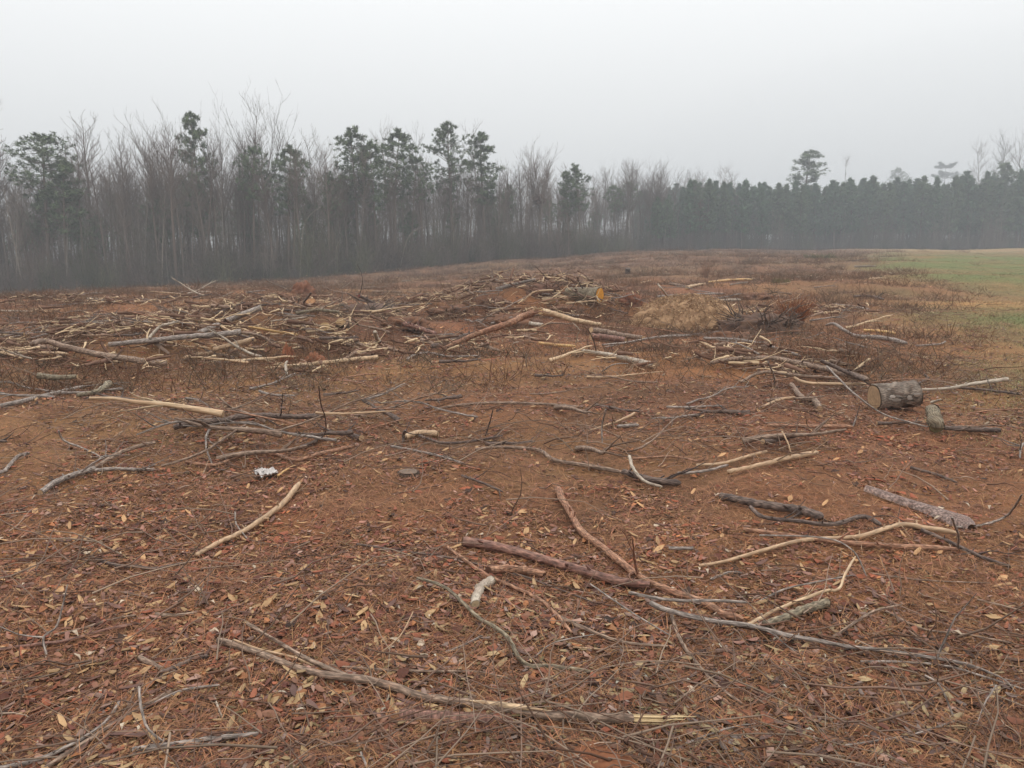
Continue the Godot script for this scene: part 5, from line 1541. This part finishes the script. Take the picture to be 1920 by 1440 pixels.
	T.call(pines[2], 15.0, 795, 290, 2.5, "pine half hidden between the dark pair and the domed one", "pine", 1.0)
	T.call(pines[1], 15.0, 1090, 305, 3.0, "hazy pine between the rounded fan crown and the young pines", "pine", 1.0)
	T.call(pines[3], 15.0, 1065, 320, 5.0, "hazy lower pine beside the rounded fan crown", "pine", 0.9)
	T.call(pines[3], 15.0, 1500, 282, 10.0, "single old pine standing high above the young pines", "pine", 1.5)
	T.call(slim[2], 12.0, 1577, 287, 8.0, "thin bare pole-like tree beside the single old pine", "tree", 0.8)
	T.call(flat_top, 22.0, 1762, 302, 240.0, "far pale pine with a flat layered top above the young pines", "pine", 1.0)
	T.call(pines[2], 15.0, 1680, 312, 220.0, "far pale round-topped pine beyond the young pines", "pine", 0.9)
	T.call(bare[4], 16.0, 1838, 250, 70.0, "pale distant bare tree above the young pines near the picture's edge", "tree", 1.1)
	T.call(bare[2], 16.0, 1855, 244, 72.0, "second pale distant bare tree close by the first", "tree", 1.0)
	T.call(vase[0], 15.0, 1925, 205, 14.0, "large bare tree cut off by the picture's edge over the young pines", "tree", 0.9)
	T.call(pines[1], 15.0, 1885, 300, 6.0, "broad hazy pine under the large bare tree at the picture's edge", "pine", 1.3)

	# the wood's many other bare trees: the foremost singly, those behind as one mass
	var spots := []
	for k in 1350:
		var u := rr(-0.98, 0.30)
		var back := pow(rng.randf(), 1.3) * 62.0
		var e := edge_distance(u) + 0.5 + back
		spots.append([back + rr(0, 3), u * e, -e])
	spots.sort_custom(func(a, b): return a[0] < b[0])
	var mass := {}
	var singles := 0
	var kinds := [0, 0]
	for s in spots:
		var at := foot(s[1], s[2])
		var u: float = s[1] / -s[2]
		var thin := rng.randf() < 0.48
		var list: Array = slim if thin else bare
		var k := rng.randi() % list.size()
		var full := lerpf(16.0, 12.0, smoothstep(-0.62, 0.25, u))
		var h: float = full * (rr(0.45, 0.8) if thin else rr(0.72, 1.04))
		var inside: bool = u > -0.68
		if inside and kinds[1 if thin else 0] < 160:
			kinds[1 if thin else 0] += 1
			var px: float = 960.0 + u * 1530.0
			var near_: String = wood_place(px)
			var look: String = (["grey", "pale", "dark grey", "whitish"] if thin else ["brown-grey", "light grey", "dark brown", "grooved", "pale brown", "blackish"])[k]
			var tall: String = "short" if h < full * (0.6 if thin else 0.83) else "tall"
			stand(list[k], 12.0 if thin else 16.0, at, h, "%s %s %s tree standing %s" % [tall, "slim" if thin else "full", look, near_], "tree", "%s bare trees %s" % ["slim" if thin else "larger", near_], rr(0.8, 1.15))
		else:
			var key := "%d%d" % [1 if thin else 0, k]
			if not mass.has(key):
				mass[key] = [list[k], [], 12.0 if thin else 16.0]
			var sc: float = h / true_height(list[k])
			mass[key][1].append(Transform3D(Basis(Vector3.UP, rr(0, TAU)).scaled(Vector3(sc, sc, sc)), at))
	var deep := Node3D.new()
	deep.name = "distant_woods"
	tag(deep, "mass of bare grey trees deeper in the wood", "woods", "", "stuff")
	add_child(deep)
	for key in mass:
		var white := PackedColorArray()
		for k in mass[key][1].size():
			white.append(Color.WHITE)
		for part in ["trunk", "crown"]:
			scatter("tree_" + part + "s", "", (mass[key][0].get_node(part) as MeshInstance3D).mesh, mass[key][1], white, deep)

	# lower pines scattered through the bare wood
	for k in 46:
		var px := rr(-40.0, 1180.0)
		var at := at_bearing(px, rr(2.0, 30.0))
		var near_ := wood_place(px)
		var q := rng.randi() % 4
		stand(pines[q], 15.0, at, rr(6.5, 11.5) * (1.0 if px < 800.0 else 0.85), "%s pine half hidden %s" % [["open-crowned", "dense", "thin-crowned", "narrow"][q], near_], "pine", "lower pines %s" % near_, rr(0.8, 1.2))
	# undergrowth: bare brush between the trunks
	var tr := [[], [], []]
	for k in 2500:
		var u := rr(-0.98, 0.62)
		var e := edge_distance(u) - (0.6 if rng.randf() < 0.8 else 3.0 * rng.randf()) + pow(rng.randf(), 1.6) * (42.0 if u < 0.25 else 34.0)
		var at := foot(u * e, -e)
		var s := rr(0.6, 1.25) * (1.0 if u < 0.12 else rr(0.4, 1.0))
		tr[k % 3].append(Transform3D(Basis(Vector3.UP, rr(0, TAU)).scaled(Vector3(s, s * rr(0.5, 1.1) * (2.4 if rng.randf() < 0.22 else 1.0), s)), at))
	for kind in 3:
		var b := Buf.new()
		for k in 46:
			var a := rr(0, TAU)
			var q := rr(0, 1.1)
			var c := shade([Color(0.13, 0.095, 0.08), Color(0.15, 0.12, 0.1), Color(0.105, 0.1, 0.062)][kind], rr(0.7, 1.4))
			var p := wander(Vector3(cos(a) * q, -0.1, sin(a) * q), Vector3(rr(-0.5, 0.5), 1, rr(-0.5, 0.5)), rr(1.0, 3.4), 4, 0.13)
			b.tube(p, taper(5, rr(0.012, 0.022), 0.007), 3, c)
			for t in 5:
				b.tube(wander(p[rng.randi_range(1, 4)], Vector3(rr(-1, 1), rr(0.0, 1), rr(-1, 1)), rr(0.4, 1.0), 2, 0.2), taper(3, 0.009, 0.005), 3, c)
		var cols := PackedColorArray()
		for k in tr[kind].size():
			var t := rr(0.7, 1.25)
			cols.append(Color(t, t, t))
		scatter("undergrowth", "bare grey-brown brush filling the wood between its trunks", b.mesh(M.tree), tr[kind], cols)

	# the stand of young pines
	var rows := []
	for row in 7:
		var u := 0.155
		while u < 0.76:
			var e := edge_distance(u) + 1.0 + row * 2.7 + rr(-0.7, 0.7)
			u += rr(1.9, 2.9) / e * (1.0 if row < 4 else 1.35)
			rows.append([row, u * e, -e, u])
	for s in rows:
		var at := foot(s[1], s[2])
		var h := rr(8.9, 10.7) * lerpf(0.93, 1.06, smoothstep(0.2, 0.6, s[3])) * (0.8 if s[3] < 0.2 else 1.0)
		var px: float = 960.0 + s[3] * 1530.0
		var near_: String = "where they meet the bare wood" if px < 1330.0 else "beside the single old pine" if px < 1450.0 else "under the single old pine" if px < 1560.0 else "before the round-topped far pine" if px < 1700.0 else "before the flat-topped far pine" if px < 1820.0 else "below the large bare tree"
		var k := rng.randi() % 6
		stand(young[k], 9.5, at, h, "%s %s young pine, %s row, %s" % ["tall" if h > 9.8 else "shorter", ["green", "yellowish green", "dark green", "slender", "bushy", "bluish green"][k], ["front", "second", "third", "fourth", "fifth", "sixth", "seventh"][s[0]], near_], "pine", "young pines %s" % near_, rr(0.85, 1.2))
	for k in 6:
		var deeper := []
		var tint := PackedColorArray()
		for q in 40:
			var u := rr(0.15, 0.82)
			var e := edge_distance(u) + rr(20.0, 50.0)
			var sc := rr(0.85, 1.12)
			deeper.append(Transform3D(Basis(Vector3.UP, rr(0, TAU)).scaled(Vector3(sc, sc, sc)), foot(u * e, -e)))
			tint.append(Color.WHITE)
		for part in ["trunk", "crown"]:
			scatter("pine_" + part + "s", "", (young[k].get_node(part) as MeshInstance3D).mesh, deeper, tint, deep)
	# pale thin stems in front of them
	for k in 26:
		var px := rr(1180, 1900)
		var at := at_bearing(px, rr(-0.5, 1.0))
		stand(slim[1] if k % 2 else slim[3], 12.0, at, rr(4.0, 7.5), "thin pale stem standing at the front of the young pines", "tree", "thin pale stems before the young pines", 0.7)

	# two bent saplings at the wood's edge
	bent(748, 490, 825, 416, "long pale sapling bent over in an arch before the domed pine")
	bent(628, 520, 636, 452, "short pale sapling curving up before the dark pines")
	bent(560, 520, 600, 388, "pale slanting sapling before the bare trees")
	# the rusty-leaved small tree before the young pines and the clump on the bare tree's trunk
	var at := at_bearing(1312, 0.5)
	var rusty := pine_tree("rusty_tree", 7.0, 0.07, 0.45, 1.1, 1, 300, Color(0.125, 0.075, 0.042), BARKS[2])
	stand(rusty, 7.0, at, height_for(at, 1312, 372), "small rusty-leaved tree in front of the young pines", "tree")
	at = at_bearing(1010, 2.6)
	var nest := put("leaf_nest", lump(0.75, 0.8, 0.75, 0.4, Color(0.06, 0.035, 0.028), Color(0.10, 0.055, 0.04), 1.2, M.cut, 9), Vector3(at.x, at.y + height_for(at, 1010, 378), at.z))
	tag(nest, "dark nest-like clump hanging on the fan-crowned bare tree", "nest")

func wood_place(px: float) -> String:
	var ends := [70.0, 200.0, 355.0, 445.0, 580.0, 655.0, 800.0, 940.0, 1060.0, 1190.0, 5000.0]
	var names := ["in the bare wood by the picture's edge", "around the brownish drooping pine", "below the pale tree with upright limbs", "around the narrow bright green pine", "below the highest bare tree", "between the highest bare tree and the dark pines", "around the pair of dark pines", "around the domed and the pointed pine", "around the rounded fan crown", "beyond the rounded fan crown", "where the young pines begin"]
	for k in ends.size():
		if px < ends[k]:
			return names[k]
	return names[10]

func bent(px0: float, py0: float, px1: float, py1: float, label: String) -> void:
	var a := at_bearing(px0, -1.0)
	var d := sight(px1, py1)
	var b3 := Vector3(0, EYE, 0) + d * (a.z / d.z)
	var mid := Vector3(lerpf(a.x, b3.x, 0.28), lerpf(a.y, b3.y, 0.74), a.z)
	var path := smooth_path(PackedVector3Array([Vector3.ZERO, mid - a, b3 - a]), 8)
	var b := Buf.new()
	b.tube(path, taper(path.size(), 0.055, 0.022), 7, Color(0.22, 0.195, 0.155))
	var o := put("bent_sapling", b.mesh(M.tree), a)
	tag(o, label, "sapling")

# ---------------------------------------------------------------- the scene
func _ready() -> void:
	rng.seed = 20240611
	var cam := Camera3D.new()
	cam.name = "camera"
	cam.fov = 50.0
	cam.near = 0.05
	cam.far = 2000.0
	cam.position = Vector3(0, EYE, 0)
	cam.rotation_degrees = Vector3(-PITCH, 0, 0)
	add_child(cam)
	cam.current = true
	var env := Environment.new()
	env.background_mode = Environment.BG_SKY
	var sky := ProceduralSkyMaterial.new()
	# an overcast sky: about three times as bright overhead as at the horizon
	sky.sky_top_color = Color(1.36, 1.366, 1.37)
	sky.sky_horizon_color = Color(0.81, 0.817, 0.82)
	sky.sky_curve = 0.9
	sky.ground_horizon_color = Color(0.5, 0.48, 0.46)
	sky.ground_bottom_color = Color(0.3, 0.25, 0.22)
	sky.sun_angle_max = 1.0
	sky.sun_curve = 0.05
	env.sky = Sky.new()
	env.sky.sky_material = sky
	env.tonemap_mode = Environment.TONE_MAPPER_LINEAR
	env.tonemap_exposure = 1.2
	env.fog_enabled = true
	env.fog_density = 0.0019
	env.fog_light_color = Color(0.97, 0.985, 1.0)
	env.sdfgi_enabled = true
	env.ssao_enabled = true
	env.ssil_enabled = true
	var we := WorldEnvironment.new()
	we.name = "environment"
	we.environment = env
	add_child(we)
	env.volumetric_fog_enabled = true
	env.volumetric_fog_density = 0.0
	var bank := FogVolume.new()
	bank.name = "fog_bank"
	bank.shape = RenderingServer.FOG_VOLUME_SHAPE_ELLIPSOID
	bank.size = Vector3(130, 46, 90)
	bank.position = Vector3(72, 4, -104)
	var mist := FogMaterial.new()
	mist.density = 0.0018
	mist.albedo = Color(0.96, 0.98, 1.0)
	bank.material = mist
	tag(bank, "thin bank of fog drifting before the young pines", "fog bank", "", "stuff")
	add_child(bank)
	var sun := DirectionalLight3D.new()
	sun.name = "sun"
	sun.light_energy = 0.2
	sun.light_color = Color(1.0, 0.98, 0.95)
	sun.light_angular_distance = 15.0
	sun.shadow_enabled = true
	sun.rotation_degrees = Vector3(-68, 35, 0)
	add_child(sun)

	n_big.frequency = 0.045; n_big.seed = 2; n_big.fractal_octaves = 2
	n_mid.frequency = 0.34; n_mid.seed = 5; n_mid.fractal_octaves = 2
	n_small.frequency = 1.9; n_small.seed = 8; n_small.fractal_octaves = 2
	n_bark.frequency = 9.0; n_bark.fractal_octaves = 2
	n_zone.frequency = 0.16; n_zone.seed = 21; n_zone.fractal_octaves = 3
	var t0 := Time.get_ticks_msec()
	materials()
	looks()
	var ground := build_ground()
	print("ground ", Time.get_ticks_msec() - t0)
	forest()
	print("forest ", Time.get_ticks_msec() - t0)
	branches()
	print("branches ", Time.get_ticks_msec() - t0)
	specials()
	loose_branches()
	far_logs()
	whips()
	pieces(ground)
	print("loose ", Time.get_ticks_msec() - t0)
	litter()
	grass()
	print("litter ", Time.get_ticks_msec() - t0)
